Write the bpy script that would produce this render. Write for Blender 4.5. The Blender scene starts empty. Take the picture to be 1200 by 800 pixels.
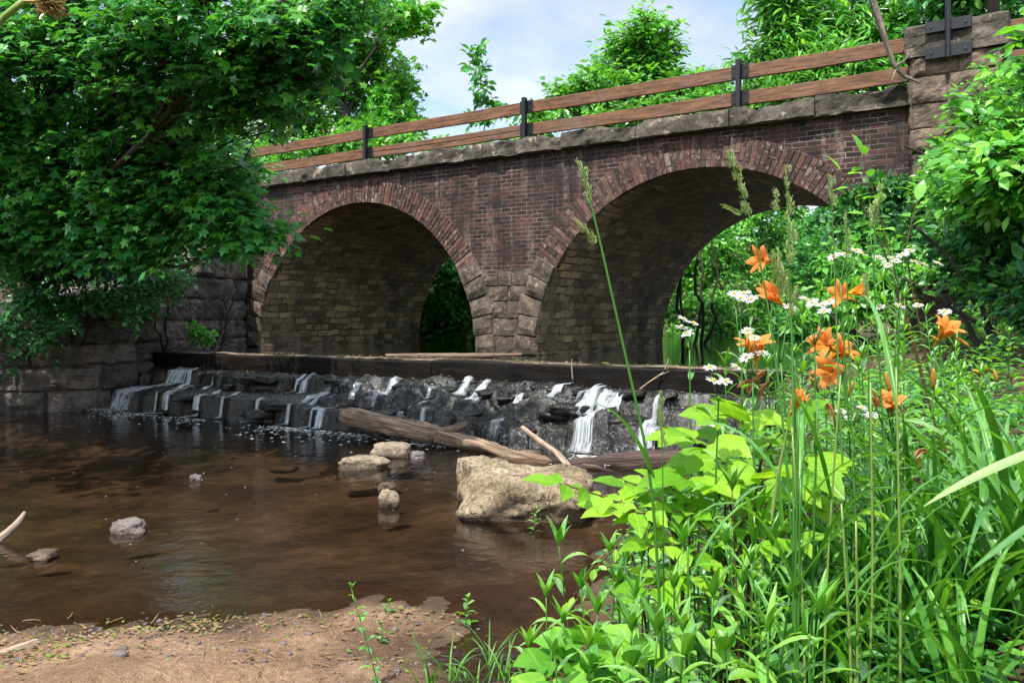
import bpy, math, random
import numpy as np
from mathutils import Vector, Matrix

RNG = np.random.default_rng(7)
random.seed(7)
SC = bpy.context.scene
COL = SC.collection

# ------------------------------------------------------------------ helpers
CAMZ, F, CX, YH = 1.61, 978.0, 600.0, 369.3

def at(px, py, Y):
    """point of the place seen at that spot of the photograph, Y metres ahead"""
    return np.array([(px - CX) / F * Y, Y, CAMZ + (YH - py) / F * Y])

def onz(px, py, z):
    Y = (CAMZ - z) * F / (py - YH)
    return at(px, py, Y)

def _hash(ix, iy, iz, seed):
    n = (ix.astype(np.int64) * 374761393 + iy.astype(np.int64) * 668265263 + iz.astype(np.int64) * 2147483647 + seed * 974634777) & 0x7fffffff
    n = ((n ^ (n >> 13)) * 1274126177) & 0x7fffffff
    n = (n ^ (n >> 16)) & 0xffff
    return n / 32767.5 - 1.0

def vnoise(P, sc=1.0, seed=0):
    P = np.asarray(P, float) * sc
    i = np.floor(P).astype(np.int64); f = P - i
    f = f * f * (3 - 2 * f)
    r = 0
    for dx in (0, 1):
        wx = f[..., 0] if dx else 1 - f[..., 0]
        for dy in (0, 1):
            wy = f[..., 1] if dy else 1 - f[..., 1]
            for dz in (0, 1):
                wz = f[..., 2] if dz else 1 - f[..., 2]
                r = r + wx * wy * wz * _hash(i[..., 0] + dx, i[..., 1] + dy, i[..., 2] + dz, seed)
    return r

def fbm(P, sc=1.0, oct=4, seed=0):
    a, s, r = 1.0, sc, 0
    for k in range(oct):
        r = r + a * vnoise(P, s, seed + k * 17)
        a *= .5; s *= 2.03
    return r

def sstep(a, b, x):
    t = np.clip((x - a) / (b - a), 0, 1)
    return t * t * (3 - 2 * t)

class MB:
    """collects vertices and faces; build() links them as ONE mesh object"""
    def __init__(s): s.v = []; s.n = 0; s.f = []; s.uv = []; s.hasuv = False
    def add(s, V, Fs, mi=0, uv=None):
        V = np.asarray(V, float).reshape(-1, 3)
        off = s.n
        s.v.append(V); s.n += len(V)
        if isinstance(Fs, np.ndarray): groups = [Fs]
        else:
            d = {}
            for f in Fs: d.setdefault(len(f), []).append(f)
            groups = [np.array(g) for g in d.values()]
        for g in groups: s.f.append((g + off, mi))
        if uv is not None: s.hasuv = True; s.uv.append(np.asarray(uv, float))
        else: s.uv.append(np.zeros((len(V), 2)))
    def grid(s, P, mi=0, uv=None, flip=False):
        P = np.asarray(P); a, b = P.shape[:2]
        idx = np.arange(a * b).reshape(a, b)
        q = np.stack([idx[:-1, :-1], idx[1:, :-1], idx[1:, 1:], idx[:-1, 1:]], -1).reshape(-1, 4)
        if flip: q = q[:, ::-1]
        s.add(P.reshape(-1, 3), q, mi, None if uv is None else np.asarray(uv).reshape(-1, 2))
    def box(s, c, dx, dy, dz, mi=0, bev=0.0):
        """box given by centre and three half-axis vectors, edges bevelled"""
        c, dx, dy, dz = [np.asarray(q, float) for q in (c, dx, dy, dz)]
        if bev <= 0:
            V = [c + i * dx + j * dy + k * dz for i in (-1, 1) for j in (-1, 1) for k in (-1, 1)]
            s.add(V, np.array([[0, 1, 3, 2], [4, 6, 7, 5], [0, 4, 5, 1], [2, 3, 7, 6], [0, 2, 6, 4], [1, 5, 7, 3]]), mi); return
        L = [np.linalg.norm(q) for q in (dx, dy, dz)]
        U = [q / l for q, l in zip((dx, dy, dz), L)]
        V = []; ix = {}
        for i in (-1, 1):
            for j in (-1, 1):
                for k in (-1, 1):
                    sg = (i, j, k)
                    for ax in range(3):
                        p = c.copy()
                        for a2 in range(3):
                            p = p + U[a2] * sg[a2] * (L[a2] if a2 == ax else max(L[a2] - bev, L[a2] * .3))
                        ix[(sg, ax)] = len(V); V.append(p)
        Fs = []
        for ax in range(3):
            a1, a2 = (ax + 1) % 3, (ax + 2) % 3
            for sg in (-1, 1):
                q = []
                for (u, v) in ((-1, -1), (1, -1), (1, 1), (-1, 1)):
                    t = [0, 0, 0]; t[ax] = sg; t[a1] = u; t[a2] = v; q.append(ix[(tuple(t), ax)])
                Fs.append(q if sg > 0 else q[::-1])
            for u in (-1, 1):
                for v in (-1, 1):
                    A = [0, 0, 0]; A[a1] = u; A[a2] = v
                    lo, hi = list(A), list(A); lo[ax] = -1; hi[ax] = 1
                    lo, hi = tuple(lo), tuple(hi)
                    q = [ix[(lo, a1)], ix[(hi, a1)], ix[(hi, a2)], ix[(lo, a2)]]
                    Fs.append(q if u * v > 0 else q[::-1])
        for i in (-1, 1):
            for j in (-1, 1):
                for k in (-1, 1):
                    q = [ix[((i, j, k), ax)] for ax in range(3)]
                    Fs.append(q if i * j * k > 0 else q[::-1])
        s.add(V, Fs, mi)
    def tube(s, pts, rad, sides=6, mi=0, cap=True, rough=0.0):
        pts = np.asarray(pts, float); n = len(pts)
        rad = np.broadcast_to(np.asarray(rad, float), (n,))
        T = np.gradient(pts, axis=0); T /= np.linalg.norm(T, axis=1)[:, None] + 1e-9
        up = np.array([0, 0, 1.]) if abs(T[0, 2]) < .9 else np.array([1., 0, 0])
        A = np.cross(T, up); A /= np.linalg.norm(A, axis=1)[:, None] + 1e-9
        for i in range(1, n):
            if A[i] @ A[i - 1] < 0: A[i] = -A[i]
        B = np.cross(T, A)
        ang = np.arange(sides) / sides * 2 * math.pi
        rr = rad[:, None] * np.ones((1, sides))
        if rough: rr = rr * (1 + rough * fbm(pts[:, None, :] * 3 + np.stack([np.cos(ang), np.sin(ang), ang * 0], -1)[None] * 1.3, 1.0, 3, 5))
        V = pts[:, None] + rr[..., None] * (np.cos(ang)[None, :, None] * A[:, None] + np.sin(ang)[None, :, None] * B[:, None])
        idx = np.arange(n * sides).reshape(n, sides)
        j = np.roll(idx, -1, 1)
        q = np.stack([idx[:-1], j[:-1], j[1:], idx[1:]], -1).reshape(-1, 4)
        V = V.reshape(-1, 3)
        off = s.n
        arc = np.concatenate([[0], np.cumsum(np.linalg.norm(np.diff(pts, axis=0), axis=1))])
        s.add(V, q, mi, np.stack([np.repeat(arc, sides), np.tile(np.minimum(ang, 2 * math.pi - ang), n) * .35], -1))
        if cap:
            s.f.append((np.array([idx[-1]]) + off, mi)); s.f.append((np.array([idx[0][::-1]]) + off, mi))
    def build(s, name, mats, parent=None, smooth=False, label=None):
        me = bpy.data.meshes.new(name)
        V = np.concatenate(s.v)
        LV = np.concatenate([g.reshape(-1) for g, _ in s.f])
        LT = np.concatenate([np.full(len(g), g.shape[1]) for g, _ in s.f])
        MI = np.concatenate([np.full(len(g), m) for g, m in s.f])
        me.vertices.add(len(V)); me.vertices.foreach_set('co', V.reshape(-1).astype(np.float32))
        me.loops.add(len(LV)); me.loops.foreach_set('vertex_index', LV.astype(np.int32))
        me.polygons.add(len(LT))
        LS = np.concatenate([[0], np.cumsum(LT)[:-1]])
        me.polygons.foreach_set('loop_start', LS.astype(np.int32))
        me.polygons.foreach_set('loop_total', LT.astype(np.int32))
        me.polygons.foreach_set('material_index', MI.astype(np.int32))
        me.polygons.foreach_set('use_smooth', np.full(len(LT), bool(smooth)))
        if s.hasuv:
            U = np.concatenate(s.uv); ul = me.uv_layers.new(name='UVMap')
            ul.data.foreach_set('uv', U[LV].reshape(-1).astype(np.float32))
        me.update(calc_edges=True); me.validate()
        for m in (mats if isinstance(mats, (list, tuple)) else [mats]): me.materials.append(m)
        o = bpy.data.objects.new(name, me); COL.objects.link(o)
        if parent is not None:
            o.parent = parent
            o.matrix_parent_inverse = Matrix.Translation(-Vector(parent.location)) if parent.rotation_euler.z == 0 else parent.matrix_basis.inverted()
        if label: o['label'] = label
        return o

def empty(name, loc=(0, 0, 0)):
    o = bpy.data.objects.new(name, None); COL.objects.link(o); o.location = Vector([float(q) for q in loc]); o.empty_display_size = .1
    return o

def tag(o, label=None, cat=None, group=None, kind=None):
    if label: o['label'] = label
    if cat: o['category'] = cat
    if group: o['group'] = group
    if kind: o['kind'] = kind
    return o

# ------------------------------------------------------------------ materials
def mat(name):
    m = bpy.data.materials.new(name); m.use_nodes = True
    nt = m.node_tree; nt.nodes.clear()
    out = nt.nodes.new('ShaderNodeOutputMaterial')
    return m, nt, out

class NT:
    def __init__(s, nt): s.nt = nt
    def n(s, typ, **kw):
        nd = s.nt.nodes.new('ShaderNode' + typ)
        for k, v in kw.items():
            if k in nd.inputs.keys(): pass
            setattr(nd, k, v)
        return nd
    def set(s, nd, **kw):
        for k, v in kw.items():
            key = k.replace('_', ' ')
            inp = nd.inputs[key]
            if hasattr(v, 'is_linked') or isinstance(v, bpy.types.NodeSocket): s.nt.links.new(v, inp)
            else: inp.default_value = v
        return nd
    def link(s, a, b): s.nt.links.new(a, b)
    def noise(s, vec, scale, detail=4, rough=.55, dist=0):
        nd = s.n('TexNoise'); s.set(nd, Scale=scale, Detail=detail, Roughness=rough, Distortion=dist)
        if vec is not None: s.link(vec, nd.inputs['Vector'])
        return nd.outputs['Fac']
    def ramp(s, fac, stops, interp='LINEAR'):
        nd = s.n('ValToRGB'); cr = nd.color_ramp; cr.interpolation = interp
        while len(cr.elements) < len(stops): cr.elements.new(.5)
        for e, (p, c) in zip(cr.elements, stops):
            e.position = p; e.color = (*c, 1) if not isinstance(c, (int, float)) else (c, c, c, 1)
        s.link(fac, nd.inputs['Fac'])
        return nd.outputs['Color']
    def mix(s, fac, a, b, typ='MIX'):
        nd = s.n('Mix', data_type='RGBA', blend_type=typ)
        for key, v in ((0, fac), (6, a), (7, b)):
            i = nd.inputs[key]
            if isinstance(v, bpy.types.NodeSocket): s.link(v, i)
            elif isinstance(v, (int, float)): i.default_value = v if key == 0 else (v, v, v, 1)
            else: i.default_value = (*v, 1)
        return nd.outputs[2]
    def math(s, op, a, b=None, clamp=False):
        nd = s.n('Math', operation=op, use_clamp=clamp)
        for i, v in enumerate((a, b)):
            if v is None: continue
            if isinstance(v, bpy.types.NodeSocket): s.link(v, nd.inputs[i])
            else: nd.inputs[i].default_value = v
        return nd.outputs[0]
    def pos(s): return s.n('NewGeometry').outputs['Position']
    def uv(s): return s.n('UVMap').outputs['UV']
    def obj(s): return s.n('TexCoord').outputs['Object']
    def mapping(s, vec, scale=(1, 1, 1), loc=(0, 0, 0)):
        nd = s.n('Mapping'); s.link(vec, nd.inputs['Vector']); nd.inputs['Scale'].default_value = scale; nd.inputs['Location'].default_value = loc
        return nd.outputs['Vector']
    def bump(s, h, strength=.5, dist=.02, normal=None):
        nd = s.n('Bump'); s.set(nd, Strength=strength, Distance=dist); s.link(h, nd.inputs['Height'])
        if normal is not None: s.link(normal, nd.inputs['Normal'])
        return nd.outputs['Normal']
    def princ(s, out, color, rough=.8, normal=None, spec=.3, **kw):
        p = s.n('BsdfPrincipled')
        for k, v in (('Base Color', color), ('Roughness', rough), ('Specular IOR Level', spec)):
            if isinstance(v, bpy.types.NodeSocket): s.link(v, p.inputs[k])
            elif isinstance(v, (tuple, list)): p.inputs[k].default_value = (*v, 1)
            else: p.inputs[k].default_value = v
        for k, v in kw.items():
            k = k.replace('_', ' ')
            if isinstance(v, bpy.types.NodeSocket): s.link(v, p.inputs[k])
            else: p.inputs[k].default_value = v
        if normal is not None: s.link(normal, p.inputs['Normal'])
        if out is not None: s.link(p.outputs[0], out.inputs['Surface'])
        return p

M = {}
def rock_mat(name, c0, c1, c2, scale=3, rough=.85, bump=.6, spots=None, island=0.25, spec=.3, wet=False):
    m, nt, out = mat(name); N = NT(nt); P = N.pos()
    a = N.noise(P, scale, 8, .62); b = N.noise(P, scale * 6, 6, .6)
    c = N.ramp(a, [(.3, c0), (.5, c1), (.72, c2)])
    c = N.mix(.55, c, N.ramp(b, [(.3, 0.25), (.7, 0.85)]), 'OVERLAY')
    if spots:
        d = N.noise(P, scale * 1.7, 5, .7)
        c = N.mix(N.ramp(d, [(.58, 0.0), (.68, 1.0)]), c, spots)
    if island:
        r = N.n('NewGeometry').outputs['Random Per Island']
        c = N.mix(island * 2, c, N.ramp(r, [(0, 0.3), (1, 0.72)]), 'OVERLAY')
    h = N.math('ADD', N.math('MULTIPLY', a, .6), N.math('MULTIPLY', b, .4))
    h = N.math('ADD', h, N.math('MULTIPLY', N.noise(P, scale * 25, 3, .6), .12))
    if wet:     # damp band just above the water, lichen and fractures
        sp = N.n('SeparateXYZ'); N.link(P, sp.inputs[0])
        vo = N.n('TexVoronoi', feature='DISTANCE_TO_EDGE'); N.set(vo, Scale=2.6); wv = N.n('VectorMath', operation='MULTIPLY_ADD'); nn = N.n('TexNoise'); N.set(nn, Scale=3.0, Detail=5.0); N.link(P, nn.inputs['Vector'])
        N.link(nn.outputs['Color'], wv.inputs[0]); wv.inputs[1].default_value = (.7, .7, .7); N.link(P, wv.inputs[2]); N.link(wv.outputs[0], vo.inputs['Vector'])
        cr = N.ramp(vo.outputs['Distance'], [(0, 1.), (.035, 0.)])
        cr = N.math('MULTIPLY', cr, N.ramp(N.noise(P, 2.1, 4, .6), [(.48, 0.), (.6, .8)]))
        c = N.mix(N.math('MULTIPLY', cr, .5), c, (.05, .032, .02))
        li = N.noise(P, 7, 7, .75); c = N.mix(N.ramp(li, [(.58, 0.), (.66, .6)]), c, (.34, .32, .24))
        c = N.mix(N.ramp(N.noise(P, 30, 6, .75), [(.40, .7), (.52, 0.)]), c, (.07, .045, .025))
        zz = N.math('ADD', sp.outputs['Z'], N.math('MULTIPLY', N.math('SUBTRACT', a, .5), .12))
        wb = N.ramp(N.math('MULTIPLY', zz, 8.0), [(.2, .8), (.55, 0.)])
        c = N.mix(wb, c, (.035, .022, .013))
        h = N.math('SUBTRACT', h, N.math('MULTIPLY', cr, .5)); h = N.math('ADD', h, N.math('MULTIPLY', N.noise(P, 40, 6, .75), .5))
        rough = N.math('SUBTRACT', rough, N.math('MULTIPLY', wb, .6))
    N.princ(out, c, rough, N.bump(h, bump, .05), spec)
    M[name] = m; return m

def brick_wall_mat():
    m, nt, out = mat('old_red_brick'); N = NT(nt); uv = N.uv(); P = N.pos()
    wob = N.n('TexNoise'); N.set(wob, Scale=9.0, Detail=2.0); N.link(uv, wob.inputs['Vector'])
    sub = N.n('VectorMath', operation='MULTIPLY_ADD'); N.link(wob.outputs['Color'], sub.inputs[0]); sub.inputs[1].default_value = (.014, .014, 0); N.link(uv, sub.inputs[2])
    br = N.n('TexBrick'); N.link(sub.outputs[0], br.inputs['Vector'])
    N.set(br, Scale=1.0); br.offset = .5
    br.inputs['Brick Width'].default_value = .215; br.inputs['Row Height'].default_value = .074
    br.inputs['Mortar Size'].default_value = .0075; br.inputs['Mortar Smooth'].default_value = .25
    br.inputs['Color1'].default_value = (.0, .0, .0, 1); br.inputs['Color2'].default_value = (1, 1, 1, 1); br.inputs['Mortar'].default_value = (.5, .5, .5, 1)
    br.inputs['Bias'].default_value = 0
    tone = N.ramp(br.outputs['Color'], [(0, (.017, .010, .011)), (.45, (.036, .018, .018)), (.8, (.066, .028, .024)), (1, (.105, .042, .033))])
    grime = N.noise(P, .8, 6, .65)
    tone = N.mix(N.ramp(grime, [(.34, .75), (.56, .0)]), tone, (.025, .019, .019))
    mort = N.ramp(N.noise(P, 1.6, 5, .7), [(.38, (.03, .024, .022)), (.56, (.15, .125, .11)), (.72, (.38, .33, .29))])
    c = N.mix(br.outputs['Fac'], tone, mort)
    # pale lime runs below the coping, stretched along the wall's height
    st = N.noise(N.mapping(uv, (3.2, .35, 1)), 1.6, 6, .7)
    fine = N.noise(P, 9, 6, .75)
    lime = N.math('MULTIPLY', N.ramp(st, [(.5, 0.), (.72, 1.)]), N.ramp(fine, [(.42, 0.), (.66, .8)]))
    c = N.mix(lime, c, (.36, .31, .28))
    spk = N.noise(P, 30, 3, .6)
    c = N.mix(N.ramp(spk, [(.66, 0.), (.76, .55)]), c, (.36, .31, .27))
    damp = N.math('MULTIPLY', N.ramp(N.noise(N.mapping(uv, (1.6, .22, 1), (3, 1, 0)), 1.3, 6, .7), [(.5, 0.), (.66, 1.)]), .75)
    c = N.mix(damp, c, (.018, .015, .014))
    sp = N.n('SeparateXYZ'); N.link(uv, sp.inputs[0])
    moss = N.math('MULTIPLY', N.ramp(N.noise(P, 2.3, 7, .75), [(.55, 0.), (.68, .6)]), N.ramp(N.math('MULTIPLY', sp.outputs['Y'], .2), [(.76, 0.), (.88, 1.)]))
    c = N.mix(moss, c, (.045, .05, .025))
    h = N.math('SUBTRACT', N.math('MULTIPLY', N.noise(P, 30, 5, .6), .35), br.outputs['Fac'])
    h = N.math('ADD', h, N.math('MULTIPLY', br.outputs['Color'], .35))
    N.princ(out, c, .85, N.bump(h, .9, .014), .25)
    M['brick'] = m

def arch_brick_mat():
    m, nt, out = mat('arch_ring_brick'); N = NT(nt); P = N.pos()
    r = N.n('NewGeometry').outputs['Random Per Island']
    tone = N.ramp(r, [(0, (.025, .016, .016)), (.3, (.058, .03, .028)), (.7, (.095, .046, .038)), (.93, (.14, .066, .052)), (1, (.24, .18, .145))])
    g = N.noise(P, 5, 6, .7)
    c = N.mix(N.ramp(g, [(.35, .7), (.58, 0.)]), tone, (.05, .035, .03))
    fine = N.noise(P, 14, 6, .7)
    c = N.mix(N.ramp(fine, [(.54, 0.), (.7, .8)]), c, (.36, .3, .26))
    N.princ(out, c, .85, N.bump(N.noise(P, 35, 5, .6), .6, .012), .25)
    M['arch_brick'] = m

def vault_mat():
    m, nt, out = mat('vault_rubble'); N = NT(nt); uv = N.uv(); P = N.pos()
    wob = N.n('TexNoise'); N.set(wob, Scale=3.0, Detail=3.0); N.link(uv, wob.inputs['Vector'])
    sub = N.n('VectorMath', operation='MULTIPLY_ADD'); N.link(wob.outputs['Color'], sub.inputs[0]); sub.inputs[1].default_value = (.2, .15, 0); N.link(uv, sub.inputs[2])
    def brick(w, h, sh):
        br = N.n('TexBrick'); N.link(N.mapping(sub.outputs[0], (1, 1, 1), (sh, sh, 0)), br.inputs['Vector']); N.set(br, Scale=1.0); br.offset = .43; br.squash = .7; br.squash_frequency = 3
        br.inputs['Brick Width'].default_value = w; br.inputs['Row Height'].default_value = h
        br.inputs['Mortar Size'].default_value = .014; br.inputs['Mortar Smooth'].default_value = .5
        br.inputs['Color1'].default_value = (0, 0, 0, 1); br.inputs['Color2'].default_value = (1, 1, 1, 1); br.inputs['Mortar'].default_value = (.4, .4, .4, 1); br.inputs['Bias'].default_value = 0
        return br
    br = brick(.36, .15, 0)
    tone = N.ramp(br.outputs['Color'], [(0, (.15, .11, .07)), (.45, (.41, .305, .19)), (.8, (.58, .43, .255)), (1, (.7, .52, .29))])
    g = N.noise(P, 1.3, 6, .7)
    tone = N.mix(N.ramp(g, [(.36, .7), (.55, 0.)]), tone, (.05, .046, .04))
    tone = N.mix(N.ramp(N.noise(P, 2.2, 6, .7), [(.55, 0.), (.74, .75)]), tone, (.46, .31, .13))
    mort = N.ramp(N.noise(P, 2.5, 4, .7), [(.4, (.02, .018, .016)), (.6, (.26, .23, .18)), (.72, (.55, .5, .4))])
    c = N.mix(br.outputs['Fac'], tone, mort)
    h = N.math('SUBTRACT', N.math('ADD', N.math('MULTIPLY', N.noise(P, 12, 6, .65), .8), N.math('MULTIPLY', br.outputs['Color'], .6)), br.outputs['Fac'])
    N.princ(out, c, .8, N.bump(h, 1.0, .07), .3)
    M['vault'] = m

def wood_mat(name, c0, c1, scale=2.0, axis=(1, 12, 12), rough=.7, bump=.3, spec=.3):
    m, nt, out = mat(name); N = NT(nt); P = N.uv() if axis is None else (N.mapping(N.uv(), (axis[0] * .25, axis[1] * .25, 1)) if len(axis) == 2 else N.mapping(N.obj(), axis))
    a = N.noise(P, scale, 7, .65, .6); b = N.noise(P, scale * 5, 5, .6)
    c = N.mix(N.ramp(a, [(.36, 0.), (.64, 1.)]), c0, c1)
    c = N.mix(.6, c, N.ramp(b, [(.32, .18), (.66, .85)]), 'OVERLAY')
    if name == 'rail_wood':
        W_ = N.pos(); c = N.mix(N.ramp(N.noise(W_, 1.4, 6, .7), [(.5, 0.), (.68, .6)]), c, (.13, .1, .085)); c = N.mix(N.ramp(N.noise(W_, 5, 6, .7), [(.56, 0.), (.7, .7)]), c, (.035, .02, .014))
    N.princ(out, c, rough, N.bump(N.math('ADD', a, b), bump, .02 if len(axis or ()) == 2 else .012), spec)
    M[name] = m; return m

def leaf_mat(name, c0, c1, c2, trans=.45, tcol=None, gloss=.05, rough=.35, big=0.6, vein=None):
    """leaf: diffuse + translucent + a thin gloss, tint differs leaf by leaf"""
    m, nt, out = mat(name); N = NT(nt)
    g = N.n('NewGeometry'); r = g.outputs['Random Per Island']
    c = N.ramp(r, [(0, c0), (.55, c1), (1, c2)])
    P = g.outputs['Position']
    c = N.mix(big, c, N.ramp(N.noise(P, 1.1, 3, .6), [(.32, .33), (.68, .68)]), 'OVERLAY')
    v = N.noise(P, 40, 2, .5)
    c = N.mix(.25, c, N.ramp(v, [(.3, .3), (.7, .7)]), 'OVERLAY')
    nrm = None
    if vein:
        sp = N.n('SeparateXYZ'); N.link(N.uv(), sp.inputs[0])
        if vein == 'leaf': ax_, al_ = N.math('ABSOLUTE', sp.outputs['Y']), sp.outputs['X']
        else: ax_, al_ = N.math('MULTIPLY', N.math('ABSOLUTE', N.math('SUBTRACT', sp.outputs['X'], .5)), .5), sp.outputs['Y']
        rib = N.ramp(ax_, [(0, 1.), (.03, 0.)])
        ws = N.math('SINE', N.math('MULTIPLY', N.math('SUBTRACT', al_, N.math('MULTIPLY', ax_, .9 if vein == 'leaf' else .25)), 46 if vein == 'leaf' else 30))
        side = N.ramp(ws, [(.82, 0.), (.98, 1.)])
        vv = N.math('ADD', N.math('MULTIPLY', rib, .8), N.math('MULTIPLY', side, .35 if vein == 'leaf' else .12), True)
        c = N.mix(N.math('MULTIPLY', vv, .55), c, N.mix(1.0, c, (1.9, 1.6, 1.6), 'MULTIPLY'))
        bl = N.noise(P, 23, 5, .7)
        c = N.mix(N.ramp(bl, [(.62, 0.), (.72, .75)]), c, (.17, .13, .045))
        c = N.mix(N.ramp(N.noise(P, 9, 3, .6), [(.35, .45), (.55, 0.)]), c, N.mix(1.0, c, (.55, .62, .7), 'MULTIPLY'))
        nrm = N.bump(N.math('SUBTRACT', N.math('MULTIPLY', N.noise(P, 60, 2, .5), .3), vv), .35, .004)
    d = N.n('BsdfDiffuse'); N.link(c, d.inputs['Color'])
    t = N.n('BsdfTranslucent')
    if nrm is not None: N.link(nrm, d.inputs['Normal'])
    tc = N.mix(1.0, c, tcol or (1.5, 1.35, .5), 'MULTIPLY'); N.link(tc, t.inputs['Color'])
    mx = N.n('MixShader'); mx.inputs[0].default_value = trans; N.link(d.outputs[0], mx.inputs[1]); N.link(t.outputs[0], mx.inputs[2])
    gl = N.n('BsdfGlossy'); gl.inputs['Roughness'].default_value = rough; gl.inputs['Color'].default_value = (.9, 1, .9, 1)
    if nrm is not None: N.link(nrm, gl.inputs['Normal'])
    fr = N.n('LayerWeight'); fr.inputs['Blend'].default_value = .3
    m2 = N.n('MixShader'); N.link(N.math('MULTIPLY_ADD' if False else 'MULTIPLY', N.math('ADD', fr.outputs['Fresnel'], .12), gloss * 4), m2.inputs[0])
    N.link(mx.outputs[0], m2.inputs[1]); N.link(gl.outputs[0], m2.inputs[2])
    N.link(m2.outputs[0], out.inputs['Surface'])
    M[name] = m; return m

def plain_mat(name, c, rough=.6, spec=.3, metal=0, noise=0.25, scale=8, bump=.15):
    m, nt, out = mat(name); N = NT(nt); P = N.pos()
    a = N.noise(P, scale, 5, .6)
    col = N.mix(noise * 2, c, N.ramp(a, [(.3, .3), (.7, .72)]), 'OVERLAY')
    N.princ(out, col, rough, N.bump(a, bump, .01), spec, Metallic=metal)
    M[name] = m; return m

brick_wall_mat(); arch_brick_mat(); vault_mat()
rock_mat('pier_stone', (.03, .025, .022), (.08, .062, .05), (.17, .13, .1), 4.5, .85, .8, (.3, .22, .16), .3)
rock_mat('wing_stone', (.035, .032, .03), (.11, .093, .083), (.21, .17, .14), 2.6, .85, 1.0, (.035, .042, .026), .3)
rock_mat('coping_stone', (.02, .018, .016), (.058, .049, .041), (.135, .113, .09), 2.4, .9, .9, (.3, .25, .19), .1)
rock_mat('pilaster_stone', (.04, .032, .027), (.12, .09, .068), (.24, .175, .125), 4.0, .9, 1.0, (.05, .04, .036), .3)
rock_mat('boulder_stone', (.15, .11, .068), (.35, .265, .175), (.48, .385, .27), 3.4, .9, 1.0, (.08, .05, .028), 0, wet=True)
rock_mat('pale_stone', (.16, .12, .085), (.33, .26, .19), (.44, .36, .28), 6, .9, .9, None, 0, wet=True)
rock_mat('grey_stone', (.07, .06, .06), (.15, .125, .12), (.24, .2, .19), 9, .85, .8, None, .2)
rock_mat('mud_stone', (.04, .028, .018), (.09, .062, .04), (.16, .11, .075), 6, .6, .6, None, .2)
wood_mat('rail_wood', (.055, .025, .013), (.2, .095, .047), 2.0, None, .6, .25)
wood_mat('old_timber', (.004, .0035, .003), (.013, .011, .010), 1.4, None, .6, .5, .12)
wood_mat('pale_timber', (.05, .04, .03), (.24, .18, .13), 1.4, None, .7, .5)
wood_mat('drift_bark', (.07, .045, .032), (.45, .32, .225), 1.2, (5, 40), .8, 1.0)
wood_mat('dark_log', (.03, .02, .018), (.16, .105, .09), 1.2, (4, 40), .7, 1.0)
wood_mat('stick_wood', (.16, .11, .08), (.45, .34, .26), 2, None, .8, .5)
wood_mat('bark', (.02, .016, .013), (.075, .06, .05), 2.5, None, .9, 1.0)
wood_mat('pale_bark', (.1, .08, .065), (.3, .25, .2), 2.5, None, .9, .7)
plain_mat('black_iron', (.012, .013, .017), .45, .5, .3, .2, 20)
plain_mat('bolt_steel', (.05, .05, .055), .4, .5, .8, .2, 20)
plain_mat('rust_iron', (.03, .022, .02), .6, .5, .3, .3, 20)
# ------------------------------------------------------------------ camera, sky, sun
cam = bpy.data.cameras.new('camera'); camo = bpy.data.objects.new('camera', cam); COL.objects.link(camo)
camo.location = (0, 0, CAMZ); camo.rotation_euler = (math.pi / 2, 0, 0)
cam.sensor_width = 36; cam.lens = F / 1200 * 36; cam.shift_y = -(400 - YH) / 1200; cam.clip_start = .05; cam.clip_end = 2000
SC.camera = camo

SUN_DIR = np.array([-.22, -.42, .80]); SUN_DIR /= np.linalg.norm(SUN_DIR)
el = math.asin(SUN_DIR[2]); az = math.atan2(SUN_DIR[0], SUN_DIR[1])
sl = bpy.data.lights.new('sun', 'SUN'); sl.energy = 3.2; sl.angle = math.radians(.6); sl.color = (1, .95, .86)
so = bpy.data.objects.new('sun', sl); COL.objects.link(so)
so.rotation_euler = Vector([float(q) for q in SUN_DIR]).to_track_quat('Z', 'Y').to_euler(); so.location = (-10, -10, 30)
w = bpy.data.worlds.new('World'); SC.world = w; w.use_nodes = True
nt = w.node_tree; nt.nodes.clear(); N = NT(nt)
sky = N.n('TexSky', sky_type='NISHITA', sun_disc=False); sky.sun_elevation = el; sky.sun_rotation = az
dirv = N.n('TexCoord').outputs['Generated']
mp = N.mapping(dirv, (1.0, 1.0, 2.0))
c1 = N.noise(mp, 2.1, 7, .58, .3); c2 = N.noise(mp, 1.5, 6, .6, .2)
cover = N.ramp(c1, [(.45, 0.0), (.62, 1.0)])
ccol = N.ramp(c2, [(.36, (2.0, 2.55, 3.0)), (.5, (2.9, 3.3, 3.6)), (.62, (4.3, 4.45, 4.6))])
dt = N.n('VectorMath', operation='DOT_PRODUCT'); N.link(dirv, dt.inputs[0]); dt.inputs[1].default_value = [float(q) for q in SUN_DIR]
sun_side_fill = N.ramp(dt.outputs['Value'], [(.0, (1.0, 1.0, 1.0)), (.9, (4.8, 4.5, 4.0))])   # added fill light: unseen clouds round the sun, behind the camera, brightened
ccol = N.mix(1.0, ccol, sun_side_fill, 'MULTIPLY')
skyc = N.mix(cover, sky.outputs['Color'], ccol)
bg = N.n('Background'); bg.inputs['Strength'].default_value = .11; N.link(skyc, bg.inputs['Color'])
wo = N.n('OutputWorld'); N.link(bg.outputs[0], wo.inputs['Surface'])
vs = SC.view_settings; vs.view_transform = 'Standard'; vs.look = 'None'; vs.gamma = 1; vs.exposure = 1.2
try: vs.use_curve_mapping = False
except Exception: pass
SC.cycles.max_bounces = 12; SC.cycles.transparent_max_bounces = 12; SC.cycles.diffuse_bounces = 9; SC.cycles.transmission_bounces = 6; SC.cycles.glossy_bounces = 3
SC.cycles.use_denoising = True
SC.cycles.caustics_reflective = False; SC.cycles.caustics_refractive = False
SC.cycles.sample_clamp_indirect = 10

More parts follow.
